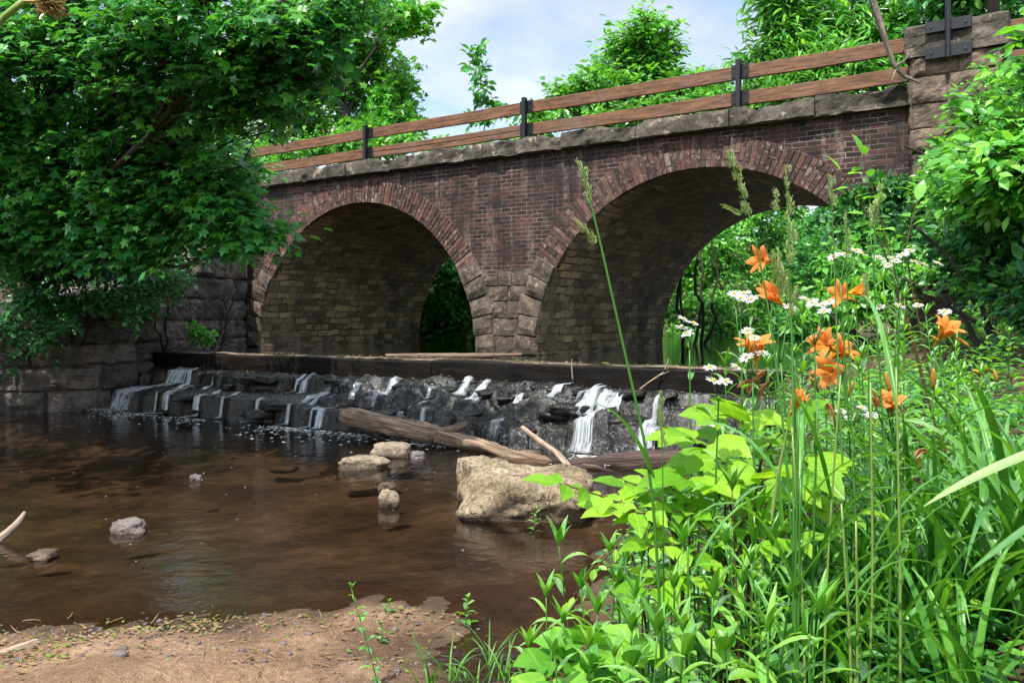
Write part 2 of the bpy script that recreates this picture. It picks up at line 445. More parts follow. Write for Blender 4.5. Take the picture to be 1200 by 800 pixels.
# ------------------------------------------------------------------ bridge frame of reference
TH = .982
BD = np.array([math.sin(TH), -math.cos(TH), 0]); BN = np.array([math.cos(TH), math.sin(TH), 0]); BO = np.array([0, 15., 0])
Z3 = np.array([0, 0, 1.])
def B(t, off, z):
    t, off, z = np.broadcast_arrays(np.asarray(t, float), np.asarray(off, float), np.asarray(z, float))
    return BO + t[..., None] * BD + off[..., None] * BN + z[..., None] * Z3
C1, C2, R, RO, ZS, BW = -3.805, 3.511, 2.999, 3.46, .91, 5.511
TL, TR, ZC, ZCT = -7.25, 6.56, 4.45, 4.75
ZPIER = 2.42
UPZ = .90

# weir frame
WO = np.array([-6.3, 15.4, 0]); WU = np.array([.863, -.505, 0]); WM = np.array([-.505, -.863, 0])
def W(s, q, z):
    s, q, z = np.broadcast_arrays(np.asarray(s, float), np.asarray(q, float), np.asarray(z, float))
    return WO + s[..., None] * WU + q[..., None] * WM + z[..., None] * Z3

# ------------------------------------------------------------------ ground, one sheet
LOW = np.array([(-2.75, 4.3), (-2.0, 4.5), (-1.3, 4.62), (-.75, 4.85), (-.35, 4.75), (-.18, 4.35), (-.42, 3.9), (-.3, 3.55), (.15, 3.7), (.3, 4.6), (.62, 5.6), (1.0, 6.6), (1.7, 8.0), (2.5, 9.4), (3.2, 10.25), (-7.0, 15.95), (-7.3, 14.2), (-9.2, 13.2), (-13, 11), (-14, 6), (-9, 3.4), (-5, 3.7), (-3.4, 4.1)])
p40 = B([TL + .5, 6.5], [30, 30], 0)
UPP = np.array([(3.5, 9.75), (-7.1, 15.35), tuple(B(-7.4, -.6, 0)[:2]), tuple(B(-7.3, 0, 0)[:2]), tuple(B(-6.9, .1, 0)[:2]), tuple(B(-6.85, 6, 0)[:2]), tuple(B(-8, 16, 0)[:2]), tuple(B(-4, 30, 0)[:2]), tuple(B(2, 42, 0)[:2]), tuple(B(9, 40, 0)[:2]), tuple(B(5.5, 26, 0)[:2]), tuple(B(5.8, 14, 0)[:2]), tuple(B(6.55, 6, 0)[:2]), tuple(B(6.55, -.3, 0)[:2]), (5.0, 10.4)])
def sdist(P, poly):
    P = np.asarray(P); d = np.full(P.shape[:-1], 1e9); ins = np.zeros(P.shape[:-1], bool)
    for a, b in zip(poly, np.roll(poly, -1, 0)):
        ab = b - a; t = np.clip(((P - a) @ ab) / (ab @ ab), 0, 1)
        d = np.minimum(d, np.linalg.norm(P - a - t[..., None] * ab, axis=-1))
        c = (a[1] > P[..., 1]) != (b[1] > P[..., 1])
        x = a[0] + (P[..., 1] - a[1]) / (ab[1] if abs(ab[1]) > 1e-9 else 1e-9) * ab[0]
        ins ^= c & (P[..., 0] < x)
    return np.where(ins, -d, d)

def height(X, Y):
    X, Y = np.broadcast_arrays(np.asarray(X, float), np.asarray(Y, float))
    P = np.stack([X, Y], -1); P3 = np.stack([X, Y, X * 0], -1)
    dl, du = sdist(P, LOW), sdist(P, UPP)
    dl = dl + .16 * fbm(P3, 1.6, 4, 61) * sstep(7, 5.5, Y)
    sand = sstep(1.3, .1, X) * sstep(6.5, 4.5, Y)
    left = sstep(-4, -8, X)
    s = (.21 + .25 * sstep(7, 10, Y)) * (1 - sand) + .055 * sand; s = s + left * .5
    D = np.maximum(dl, 0); hl = s * D + (1 - sand) * .14 * sstep(0, .6, D)
    hl = np.minimum(hl, 3.2 + .06 * D)
    Du = np.maximum(du, 0); hu = UPZ + .15 * sstep(0, .4, Du) + np.minimum(.62 * Du * (1 - .55 * sstep(10, 8, Y) * sstep(2, 3, X)), 3.4 + .05 * Du)
    wl, wu = 1 / (D ** 2 + 1e-4), 1 / (Du ** 2 + 1e-4)
    h = (hl * wl + hu * wu) / (wl + wu)
    # the approach fills at both ends of the bridge
    Q = P3 - BO; t = Q @ BD; o = Q @ BN
    e = 1 - np.clip(np.maximum(np.abs(o - BW / 2) - BW / 2, 0) / 3.6, 0, 1)
    er = e * sstep(6.6, 8.2, t); elf = e * sstep(-7.0, -8.6, t)
    h = np.maximum(h, 4.62 * np.maximum(er, elf))
    h = h + (fbm(P3, .5, 4, 3) * .10 + fbm(P3, 2.5, 3, 8) * .028) * sstep(.15, 1.5, np.minimum(D + 9 * (dl < 0), Du + 9 * (du < 0))) * (1 - .75 * sand)
    h = h + (fbm(P3, 3.0, 4, 5) * .016 + fbm(P3, 11, 3, 6) * .007) * sand
    h = h + sstep(45, 110, np.hypot(X, Y)) * (3 + 2 * vnoise(P3, .02, 4))
    inl = dl < 0; inu = (du < 0) & ~inl
    bl = -np.minimum(.30, .10 * -dl) - .02 * (1 - sand) + fbm(P3, 1.3, 4, 11) * .03 * sstep(0, .5, -dl)
    bu = UPZ - np.minimum(.45, .25 * -du) - .02 + fbm(P3, 1.3, 3, 12) * .03
    return np.where(inl, bl, np.where(inu, bu, h))

xs = np.concatenate([np.linspace(-160, -30, 14)[:-1], np.linspace(-30, -11, 20)[:-1], np.linspace(-11, -3.2, 64)[:-1], np.linspace(-3.2, 3.6, 150)[:-1], np.linspace(3.6, 12, 60)[:-1], np.linspace(12, 32, 24)[:-1], np.linspace(32, 160, 14)])
ys = np.concatenate([np.linspace(-60, -3, 10)[:-1], np.linspace(-3, 2.5, 30)[:-1], np.linspace(2.5, 7, 130)[:-1], np.linspace(7, 22, 120)[:-1], np.linspace(22, 55, 44)[:-1], np.linspace(55, 220, 18)])
GX, GY = np.meshgrid(xs, ys, indexing='ij')
GZ = height(GX, GY)
mb = MB(); mb.grid(np.stack([GX, GY, GZ], -1))
m, nt, out = mat('river_ground'); N = NT(nt); P = N.pos()
sep = N.n('SeparateXYZ'); N.link(P, sep.inputs[0])
a = N.noise(P, 2.2, 7, .6); b = N.noise(P, 28, 6, .65); c_ = N.noise(P, 150, 3, .6)
soil = N.ramp(a, [(.3, (.035, .024, .015)), (.5, (.085, .055, .033)), (.7, (.15, .105, .066))])
litter = N.ramp(b, [(.35, (.05, .035, .02)), (.55, (.16, .105, .062)), (.68, (.30, .22, .15))])
soil = N.mix(.6, soil, litter)
sandc = N.ramp(a, [(.3, (.2, .118, .07)), (.5, (.33, .2, .122)), (.7, (.44, .285, .18))])
sandc = N.mix(.7, sandc, N.ramp(b, [(.3, .22), (.52, .5), (.75, .8)]), 'OVERLAY')
sandc = N.mix(.6, sandc, N.ramp(c_, [(.3, .2), (.7, .85)]), 'OVERLAY')
silt = N.ramp(N.noise(P, .9, 6, .65), [(.33, (.05, .035, .025)), (.5, (.13, .09, .06)), (.66, (.23, .16, .105))])
silt = N.mix(.7, silt, N.ramp(N.noise(P, 6, 6, .7), [(.35, .25), (.65, .75)]), 'OVERLAY')
silt = N.mix(.5, silt, N.ramp(c_, [(.3, .25), (.7, .75)]), 'OVERLAY')
zj = N.math('ADD', sep.outputs['Z'], N.math('MULTIPLY', N.math('SUBTRACT', a, .5), .05))
wet = N.ramp(N.math('MULTIPLY_ADD', zj, 8.0) if False else N.math('ADD', N.math('MULTIPLY', zj, 8.0), .1), [(.1, 1.), (.6, 0.)])
# the sand bar lies at the front, left of the plants
sx = N.math('ADD', sep.outputs['X'], N.math('MULTIPLY', N.math('SUBTRACT', N.noise(P, 1.5, 5, .6), .5), 1.2))
issand = N.math('MULTIPLY', N.ramp(N.math('MULTIPLY', sx, 1.0), [(.35, 1.), (.75, 0.)]), N.ramp(N.math('MULTIPLY', sep.outputs['Y'], .1), [(.58, 1.), (.66, 0.)]))
upl = N.ramp(N.math('MULTIPLY', sep.outputs['Z'], .5), [(.2, 0.), (.3, 1.)])
issand = N.math('MULTIPLY', issand, N.math('SUBTRACT', 1.0, upl))
dry = N.mix(issand, soil, sandc)
dry = N.mix(N.math('MULTIPLY', wet, .8), dry, (.05, .027, .014))
sub = N.ramp(N.math('ADD', N.math('MULTIPLY', sep.outputs['Z'], 20), .6), [(.0, 1.), (.4, 0.)])
col = N.mix(sub, dry, silt)
hh = N.math('ADD', N.math('MULTIPLY', b, .7), N.math('MULTIPLY', c_, .35))
N.princ(out, col, N.math('SUBTRACT', .95, N.math('MULTIPLY', wet, .5)), N.bump(hh, 1.0, .05), .3)
M['ground'] = m
g = mb.build('ground', m, smooth=True); tag(g, 'brown silty bed and earth banks with a sandy bar in front', 'ground', kind='structure')

# ------------------------------------------------------------------ water
def water_mat(name, tint, r1, r2, glint):
    m, nt, out = mat(name); N = NT(nt); P = N.pos()
    h = N.math('ADD', N.math('MULTIPLY', N.noise(P, r1, 3, .5, .4), 1.0), N.math('MULTIPLY', N.noise(P, r2, 3, .55), .35))
    nrm = N.bump(h, glint, .02)
    tr = N.n('BsdfTransparent'); tr.inputs['Color'].default_value = (*tint, 1)
    gl = N.n('BsdfGlossy'); gl.inputs['Roughness'].default_value = .03; gl.inputs['Color'].default_value = (.95, .97, 1, 1); N.link(nrm, gl.inputs['Normal'])
    fr = N.n('Fresnel'); fr.inputs['IOR'].default_value = 1.33; N.link(nrm, fr.inputs['Normal'])
    mx = N.n('MixShader'); N.link(fr.outputs[0], mx.inputs[0]); N.link(tr.outputs[0], mx.inputs[1]); N.link(gl.outputs[0], mx.inputs[2])
    N.link(mx.outputs[0], out.inputs['Surface'])
    M[name] = m; return m
water_mat('pool_water', (.64, .56, .47), 5.0, 16, .35)
water_mat('upper_water', (.3, .26, .17), 4.0, 14, .22)
def flat(poly, z, name, mt, grow):
    c = poly.mean(0); p = c + (poly - c) * grow
    mb = MB(); mb.add(np.column_stack([p, np.full(len(p), z)]), [list(range(len(p)))]); return mb.build(name, mt)
lowp = np.array([(-3.0, 3.2), (1.0, 3.2), (1.2, 5.4), (2.0, 6.6), (3.0, 8.3), (4.2, 9.7), (-6.6, 15.6), (-7.4, 14.2), (-9.6, 13.6), (-15, 11.6), (-15, 5), (-9, 3.0)])
o = flat(lowp, 0.0, 'water', M['pool_water'], 1.0); tag(o, 'clear brown shallow pool below the stepped weir', 'water', kind='structure')
upw = np.array([tuple(W(11.2, .02, 0)[:2]), tuple(W(-.8, .02, 0)[:2]), tuple(B(-7.6, -.2, 0)[:2]), tuple(B(-7.6, 6, 0)[:2]), tuple(B(-9, 16, 0)[:2]), tuple(B(-5, 32, 0)[:2]), tuple(B(2, 44, 0)[:2]), tuple(B(10, 42, 0)[:2]), tuple(B(7, 26, 0)[:2]), tuple(B(7, 14, 0)[:2]), tuple(B(7.2, 6, 0)[:2]), tuple(B(7.2, -.4, 0)[:2])])
o = flat(upw, UPZ, 'upper_water', M['upper_water'], 1.0); tag(o, 'still dark water held behind the weir and under the arches', 'water', kind='structure')

# ------------------------------------------------------------------ the bridge
bridge = empty('stone_bridge', B(0, 2.7, .5))
tag(bridge, 'old two arched bridge of dark red brick on rough stone piers', 'bridge')

def ext(t, R_):
    t = np.asarray(t, float); h = np.zeros_like(t) - 9
    for c in (C1, C2):
        k = np.abs(t - c) < R_
        h = np.where(k, ZS + np.sqrt(np.maximum(R_ ** 2 - (t - c) ** 2, 0)), h)
    return h
def spandrel(off, flip):
    mb = MB(); ts = np.unique(np.concatenate([np.linspace(TL, TR, 500), [C1 - RO, C1 + RO, C2 - RO, C2 + RO]]))
    low = np.maximum(ext(ts, RO - .03), ZPIER - .06)
    rows = 26
    Zg = low[:, None] + (ZC + .02 - low)[:, None] * np.linspace(0, 1, rows)[None]
    Tg = np.repeat(ts[:, None], rows, 1)
    Pg = B(Tg, off + .012 * fbm(np.stack([Tg, Zg, Zg * 0], -1), .8, 3, 2), Zg)
    mb.grid(Pg, uv=np.stack([Tg, Zg], -1), flip=flip)
    return mb
spandrel(0.0, False).build('spandrel_wall', M['brick'], bridge)
spandrel(BW, True).build('spandrel_wall', M['brick'], bridge)

def rock_face(mb, fn, nu=7, nv=6, bulge=.07, seed=0, back=.03, gap=.012):
    """one rock-faced block: fn(u, v) gives (t, z); the face bulges out of the wall"""
    u = np.concatenate([[0], np.linspace(.045, .955, nu - 2), [1]]); v = np.concatenate([[0], np.linspace(.06, .94, nv - 2), [1]]); U, V = np.meshgrid(u, v, indexing='ij')
    t, z = fn(U, V)
    e = np.clip(np.minimum(np.minimum(U, 1 - U) * 5, np.minimum(V, 1 - V) * 4), 0, 1) ** .6
    Pn = np.stack([t * 1.0, z * 1.0, t * 0 + seed], -1)
    out = -(bulge * e * (.6 + .6 * vnoise(Pn, 2.2, 3)) + (.06 if bulge >= .1 else .03 if bulge > .04 else .045) * e * fbm(Pn, 6, 4, 4)) + back * (e <= 0)
    tc, zc = t.mean(), z.mean()
    jt = .05 if bulge >= .1 else .022
    t = t + jt * vnoise(Pn, 4, 21) * (1 - e); z = z + jt * vnoise(Pn, 4, 22) * (1 - e)
    return t, z, out

def pier_blocks(which):
    """stone courses of the pier between the springings, and the fanning arch stones either side"""
    mb = MB(); k = 0
    def put(fn, off0=0.0, bulge=.07, nu=7, nv=6):
        nonlocal k; k += 1
        t, z, o = rock_face(mb, fn, nu, nv, bulge, k)
        P = B(t, o + off0, z); mb.grid(P)
    amax = math.asin((ZPIER - ZS) / R)
    def ring(c, side, n=5):
        edges = np.linspace(0, amax + .005, n + 1)
        for a0, a1 in zip(edges[:-1], edges[1:]):
            w = .46 + random.uniform(-.04, .07)
            def fn(U, V, a0=a0, a1=a1, w=w):
                a = a0 + (a1 - a0) * V; r = R + .0 + w * U
                return c + side * r * np.cos(a), ZS + r * np.sin(a)
            put(fn, -.03, .08)
        def fn(U, V): return c + side * (R + .46 * U), .3 + (ZS - .3) * V
        put(fn, -.03, .08)
    for c, sd in {'mid': ((C1, 1), (C2, -1)), 'left': ((C1, -1),), 'right': ((C2, 1),)}[which]: ring(c, sd)
    # fill between
    zs_ = [.3, ZS - .02, 1.22, 1.55, 1.86, 2.14, ZPIER]
    for j in range(6 if which == 'mid' else 0):
        z0, z1 = zs_[j], zs_[j + 1]; zm = (z0 + z1) / 2
        h = max(zm - ZS, 0)
        tl = C1 + math.sqrt(R ** 2 - h ** 2) + .44 - h * .05; tr = C2 - math.sqrt(R ** 2 - h ** 2) - .44 + h * .05
        n = 1 if tr - tl < .62 else (2 if tr - tl < 1.1 else 3)
        ed = np.linspace(tl, tr, n + 1)
        if n > 1: ed[1:-1] += RNG.uniform(-.1, .1, n - 1)
        for a, b in zip(ed[:-1], ed[1:]):
            put(lambda U, V, a=a, b=b: (a + (b - a) * U, z0 + (z1 - z0) * V), 0.0, .05)
    # outer ends
    for j in range(6 if which != 'mid' else 0):
        z0, z1 = zs_[j], zs_[j + 1]; zm = (z0 + z1) / 2; h = max(zm - ZS, 0)
        if which == 'left': put(lambda U, V: (TL + (C1 - math.sqrt(R ** 2 - h ** 2) - .42 - TL) * U, z0 + (z1 - z0) * V), 0.0, .05)
        if which == 'right': put(lambda U, V: (C2 + math.sqrt(R ** 2 - h ** 2) + .42 + (8.2 - C2 - math.sqrt(R ** 2 - h ** 2) - .42) * U, z0 + (z1 - z0) * V), 0.0, .05)
    # mortar core behind the blocks
    for c, s in {'mid': ((C1, 1), (C2, -1)), 'left': ((C1, -1),), 'right': ((C2, 1),)}[which]:
        a = np.linspace(0, amax, 12); r = np.linspace(R + .012, R + .5, 3); A_, R_ = np.meshgrid(a, r, indexing='ij')
        mb.grid(B(c + s * R_ * np.cos(A_), .012, ZS + R_ * np.sin(A_)), flip=(s < 0))
    z = np.linspace(ZS, ZPIER, 8); hh = np.sqrt(R ** 2 - (z - ZS) ** 2)
    if which == 'mid':
        t, zq = np.meshgrid(np.linspace(C1 + R, C2 - R, 3), np.linspace(.2, ZS, 3), indexing='ij'); mb.grid(B(t, .02, zq))
        mb.grid(np.stack([B(C1 + hh + .3, .015, z), B(C2 - hh - .3, .015, z)], 0))
    elif which == 'left': mb.grid(np.stack([B(z * 0 + TL, .015, z), B(C1 - hh - .3, .015, z)], 0))
    else: mb.grid(np.stack([B(C2 + hh + .3, .015, z), B(z * 0 + 8.2, .015, z)], 0))
    return mb
pier_blocks('mid').build('pier', M['pier_stone'], bridge)
pier_blocks('left').build('abutment', M['pier_stone'], bridge)
pier_blocks('right').build('abutment', M['pier_stone'], bridge)

def arch_ring(c, off, ins=1):
    mb = MB(); amax = math.asin((ZPIER - ZS) / R); pitch = .083 / (R + .1)
    n = int((math.pi - 2 * amax) / pitch); ed = np.linspace(amax, math.pi - amax, n + 1)
    for i in range(n):
        a0, a1 = ed[i], ed[i + 1]; am = (a0 + a1) / 2
        cuts = [0, RO - R] if random.random() < .35 else ([0, .225, RO - R] if random.random() < .5 else [0, .11, .335, RO - R])
        er = np.array([math.cos(am), 0, math.sin(am)]); 
        rad = BD * math.cos(am) + Z3 * math.sin(am); tan = -BD * math.sin(am) + Z3 * math.cos(am)
        for r0, r1 in zip(cuts[:-1], cuts[1:]):
            rm = R + (r0 + r1) / 2
            j = random.uniform(-.008, .008)
            ctr = B(c, off, ZS) + rad * rm + BN * ins * (.055 + j - .012)
            tw = (a1 - a0) * rm / 2 - .005
            ctr = ctr + tan * random.uniform(-.003, .003)
            mb.box(ctr, rad * ((r1 - r0) / 2 - .004), BN * .055, tan * tw, bev=.006)
    return mb
def arch_bed(c, off, ins):
    mb = MB(); a = np.linspace(.4, math.pi - .4, 60); r = np.array([R + .004, RO - .004]); A_, R_ = np.meshgrid(a, r, indexing='ij')
    mb.grid(B(c + R_ * np.cos(A_), off + .006 * ins, ZS + R_ * np.sin(A_)), flip=True); return mb
plain_mat('lime_mortar', (.16, .13, .11), .95, .2, 0, .3, 12, .5)
for c in (C1, C2):
    for off, ins in ((0.0, 1), (BW, -1)):
        rg = arch_ring(c, off, ins).build('arch_ring', M['arch_brick'], bridge)
        arch_bed(c, off, ins).build('mortar_bed', M['lime_mortar'], rg)
    # barrel
    mb = MB(); a = np.linspace(0, math.pi, 90); o = np.linspace(.0, BW, 90)
    A_, O_ = np.meshgrid(a, o, indexing='ij'); Pn = np.stack([np.cos(A_) * R, O_, np.sin(A_) * R], -1)
    e = np.clip(np.minimum(O_, BW - O_) / .1, 0, 1)
    rr = R + (.02 * fbm(Pn, 2.5, 4, 9) + .02 * fbm(Pn, .5, 2, 19)) * e + .004
    mb.grid(B(c + rr * np.cos(A_), O_, ZS + rr * np.sin(A_)), uv=np.stack([O_, A_ * R], -1))
    for s in (-1, 1):
        z = np.linspace(.2, ZS, 6); o2 = np.linspace(0, BW, 30); Z_, O2 = np.meshgrid(z, o2, indexing='ij')
        mb.grid(B(c + s * (R + .004), O2, Z_), uv=np.stack([O2, Z_ - ZS + (10 if s < 0 else 0)], -1), flip=s < 0)
    mb.build('arch_vault', M['vault'], bridge, smooth=True)
# coping slabs
def coping(off0, off1, lip):
    mb = MB(); t = TL - .3; k = 0
    ends = [TL - .3, -5.6, -4.0, -2.35, -.55, 1.1, 2.5, 4.05, 5.3, TR]
    for a, b in zip(ends[:-1], ends[1:]):
        k += 1; a += .008; b -= .008
        n = max(8, int((b - a) / .07)); ts = np.linspace(a, b, n)
        # section: bottom back, bottom front, front face up, top back
        prof = np.array([(off1, ZC), (off0 + .05, ZC), (off0, ZC + .02), (off0, ZC + .08), (off0, ZC + .15), (off0, ZC + .22), (off0 + .015, ZC + .285), (off0 + .06, ZCT), (off0 + .2, ZCT + .005), (off0 + .45, ZCT), (off1, ZCT)])
        T_, J = np.meshgrid(ts, np.arange(len(prof)), indexing='ij')
        O_ = prof[J, 0]; Z_ = prof[J, 1]
        Pn = np.stack([T_, O_, Z_ + k * 3.1], -1)
        edge = np.exp(-np.minimum(T_ - a, b - T_) / .10)
        chip = np.maximum(fbm(Pn, 1.7, 4, 31) - .16, 0) * .16 + edge * np.maximum(vnoise(Pn, 3, 7), 0) * .05
        front = ((J >= 2) & (J <= 7))
        O_ = O_ + front * (chip + .012 * fbm(Pn, 6, 3, 5))
        Z_ = Z_ - ((J >= 6) & (J <= 9)) * (chip * .9 + .012 * (vnoise(Pn, 1.2, 9) + 1) * .5) + .008 * fbm(Pn, 5, 2, 6)
        P = B(T_, O_, Z_); mb.grid(P, flip=False)
        for q, fl in ((P[0], True), (P[-1], False)): mb.add(q, [list(range(len(q)))[::-1] if not fl else list(range(len(q)))])
    return mb
coping(-.17, .45, 1).build('coping', M['coping_stone'], bridge)
mb = MB(); mb.box(B((TL + TR) / 2, BW - .1, (ZC + ZCT) / 2), BD * (TR - TL) / 2, BN * .3, Z3 * .15, bev=.02); mb.build('coping', M['coping_stone'], bridge)
mb = MB(); mb.box(B(0, BW / 2, ZC - .05), BD * 8.6, BN * (BW / 2 - .45), Z3 * .2); mb.build('deck', M['coping_stone'], bridge)
# end pilaster, rough coursed stone with a cap
def stone_pillar(t0, t1, o0, o1, z0, z1, courses):
    mb = MB(); zz = np.linspace(z0, z1, courses + 1); zz[1:-1] += RNG.uniform(-.06, .06, courses - 1); k = 50
    for a, b in zip(zz[:-1], zz[1:]):
        for face in range(4):
            n = random.choice([1, 2, 2, 3]); L0, L1 = ((t0, t1) if face in (0, 2) else (o0, o1))
            ed = np.linspace(L0, L1, n + 1)
            ed[1:-1] += RNG.uniform(-.1, .1, n - 1) * (L1 - L0)
            for e0, e1 in zip(ed[:-1], ed[1:]):
                k += 1
                u, z, o = rock_face(mb, lambda U, V: (e0 + (e1 - e0) * U, a + (b - a) * V), 15, 12, .03, k, .02)
                if face == 0: mb.grid(B(u, o0 + o, z))
                elif face == 2: mb.grid(B(u, o1 - o, z), flip=True)
                elif face == 1: mb.grid(B(t0 + o, u, z), flip=True)
                else: mb.grid(B(t1 - o, u, z))
    mb.box(B((t0 + t1) / 2, (o0 + o1) / 2, (z0 + z1) / 2), BD * ((t1 - t0) / 2 - .05), BN * ((o1 - o0) / 2 - .05), Z3 * ((z1 - z0) / 2 - .02))
    return mb
PL = (6.57, 7.62, -.28, .55)
pil = stone_pillar(*PL, 0.6, 5.02, 14).build('end_pilaster', M['pilaster_stone'], bridge)
mb = MB()
u = np.linspace(0, 1, 22); U, V = np.meshgrid(u, np.linspace(0, 1, 14), indexing='ij')
cap = MB(); cz = 5.02
for nm, fn in (('front', lambda: B(6.5 + 1.2 * U, -.33 + .015 * fbm(np.stack([U * 2, V, U * 0], -1), 5, 3, 3) + .03 * (V > .95), cz + .42 * V)),
               ('left', lambda: B(6.5 + .015 * fbm(np.stack([U * 2, V, U * 0 + 4], -1), 5, 3, 3) + .03 * (V > .95), .6 - .93 * U, cz + .42 * V)),
               ('right', lambda: B(7.7, -.33 + .93 * U, cz + .42 * V)), ('back', lambda: B(7.7 - 1.2 * U, .6, cz + .42 * V)),
               ('top', lambda: B(6.53 + 1.14 * U, -.3 + .87 * V, cz + .42 + .02 * fbm(np.stack([U * 2, V * 2, U * 0], -1), 3, 3, 3)))):
    cap.grid(fn())
cap.add(np.array([B(6.5, -.33, cz), B(7.7, -.33, cz), B(7.7, .6, cz), B(6.5, .6, cz)]), [[3, 2, 1, 0]])
cap.build('pilaster_cap', M['coping_stone'], bridge)

# ------------------------------------------------------------------ railing
rail = empty('timber_railing', B(0, .1, ZCT)); tag(rail, 'two board brown timber railing on black iron posts along the bridge coping', 'railing')
RO_ = .12
posts = [(-7.45, 5.50, ZCT - .05), (-3.66, 5.50, ZCT), (.219, 5.5, ZCT), (4.12, 5.52, ZCT)]
def post(t, z1, z0, offp):
    mb = MB(); mb.box(B(t, offp, (z0 + z1) / 2), BD * .035, BN * .05, Z3 * (z1 - z0) / 2, bev=.008)
    mb.box(B(t, offp + .02, z0 + .008), BD * .1, BN * .1, Z3 * .008, bev=.004)
    p = mb.build('post', M['black_iron'], rail)
    for zc in (4.945, 5.345):
        m1 = MB(); m1.box(B(t, offp + .066, zc), BD * .135, BN * .012, Z3 * .115, bev=.005); bk = m1.build('bracket', M['black_iron'], rail)
        for a in (-.095, .095):
            for b in (-.07, .07):
                m2 = MB(); c = B(t + a, offp + .052, zc + b)
                m2.tube([c, c - BN * .016], [.016, .016], 6); m2.build('bolt', M['bolt_steel'], bk)
for t, z1, z0 in posts: post(t, z1, z0, RO_ - .05)
def board(t0, t1, z0, z1, sag, split=False):
    mb = MB(); n = 30; ts = np.linspace(t0, t1, n)
    rows = [(z0, z1)] if not split else [(z0, (z0 + z1) / 2 - .004), ((z0 + z1) / 2 + .004, z1)]
    for a, b in rows:
        prof = [(0, a + .008), (0, b - .008), (.008, b), (.052, b), (.06, b - .008), (.06, a + .008), (.052, a), (.008, a), (0, a + .008)]
        pr = np.array(prof); T_, J = np.meshgrid(ts, np.arange(9), indexing='ij')
        f = (T_ - t0) / (t1 - t0)
        wv = .012 * vnoise(np.stack([T_, T_ * 0 + z0, T_ * 0], -1), .7, 3)
        P = B(T_, RO_ + .03 + pr[J, 0] + wv, pr[J, 1] - sag * 4 * f * (1 - f) + wv * .6)
        mb.grid(P, uv=np.stack([T_ * 1.0 + z0 * 7, pr[J, 1] * 12 + pr[J, 0] * 12], -1), flip=True)
        for e in (0, -1): mb.add(P[e, :8], [list(range(8))])
    mb.build('rail_board', M['rail_wood'], rail)
T_P = [p[0] for p in posts] + [7.03, 9.6]
for i in range(5):
    a, b = T_P[i] + .012, T_P[i + 1] - .012
    dz = .02 if i == 0 else 0
    if i == 3: b = 6.52
    if i == 4: a, b = 7.68, 9.6
    board(a, b, 5.24, 5.45, .01); board(a, b, 4.84, 5.05, .012, split=(i == 1))
# iron bracket post clamped on the pilaster
mb = MB(); mb.tube([B(7.03, -.42, 4.93), B(7.03, -.42, 6.2)], .035, 10); pp = mb.build('post', M['black_iron'], rail)
for zc in (5.02, 5.36):
    m1 = MB(); m1.box(B(7.03, -.375, zc), BD * .27, BN * .02, Z3 * .075, bev=.006); bk = m1.build('bracket', M['black_iron'], rail)
    for a in (-.2, .2):
        m2 = MB(); c = B(7.03 + a, -.392, zc); m2.tube([c, c - BN * .02], [.018, .018], 6); m2.build('bolt', M['bolt_steel'], bk)
mb = MB(); mb.box(B(7.5, .2, 5.75), BD * .07, BN * .07, Z3 * .35, bev=.01); mb.build('wooden_stub', M['old_timber'], rail)

# ------------------------------------------------------------------ left wing wall
wing = empty('wing_wall', (-6.4, 17, 1)); tag(wing, 'rough block wing wall in shade between the left arch and the cascade', 'wall')
WP = [np.array([-6.05, 18.95]), np.array([-6.55, 16.4]), np.array([-6.95, 14.3]), np.array([-9.2, 13.05]), np.array([-13., 11.6])]
mb = MB(); k = 100
Ls = [np.linalg.norm(b - a) for a, b in zip(WP[:-1], WP[1:])]; cum = np.concatenate([[0], np.cumsum(Ls)])
def wpos(s):
    s = np.asarray(s, float); x = np.interp(s, cum, [p[0] for p in WP]); y = np.interp(s, cum, [p[1] for p in WP]); return x, y
def wtop(s): return np.interp(s, [0, .9, 1.8, 3.2, 4.7, 7, 11], [3.5, 3.35, 2.7, 2.4, 2.0, 1.35, 1.2])
zz = [-.25, .35, .75, 1.12, 1.5, 1.95, 2.4, 2.85, 3.4]
for a, b in zip(zz[:-1], zz[1:]):
    s = random.uniform(-.5, -.1)
    while s < cum[-1] - .2:
        L = random.uniform(.55, 1.35); e = min(s + L, cum[-1])
        if wtop(np.array(max(0, (s + e) / 2))) > (a + b) / 2 - .05:
            k += 1; s0 = max(s, 0)
            u, z, o = rock_face(mb, lambda U, V: (s0 + (e - s0) * U, a + (b - a) * V), 12, 9, .10, k, .04)
            x, y = wpos(u); x2, y2 = wpos(u + .02); x1, y1 = wpos(u - .02); tx, ty = x2 - x1, y2 - y1; l = np.hypot(tx, ty) + 1e-9
            batter = (z - 1) * .05
            nx, ny = ty / l, -tx / l      # points into the bank
            sgn = 1.0
            P = np.stack([x + sgn * nx * -(o) * -1 * 1, y + sgn * ny * o, z], -1)
            # o is negative outwards; the stream side is +x
            P = np.stack([x - nx * o - batter * .0, y - ny * o, z], -1) if nx.mean() > 0 else np.stack([x + nx * o, y + ny * o, z], -1)
            mb.grid(P, flip=False)
        s = e
# mortar / earth core and the top
ss = np.linspace(0, cum[-1], 60); x, y = wpos(ss)
top = wtop(ss)
core = np.stack([np.stack([x - .05, y + .02, np.full_like(x, -.3)], -1), np.stack([x - .05, y + .02, top - .02], -1), np.stack([x - .6, y + .3, top], -1), np.stack([x - 1.4, y + .8, top + .1], -1)], 1)
mb.grid(core)
mb.build('block_face', M['wing_stone'], wing)

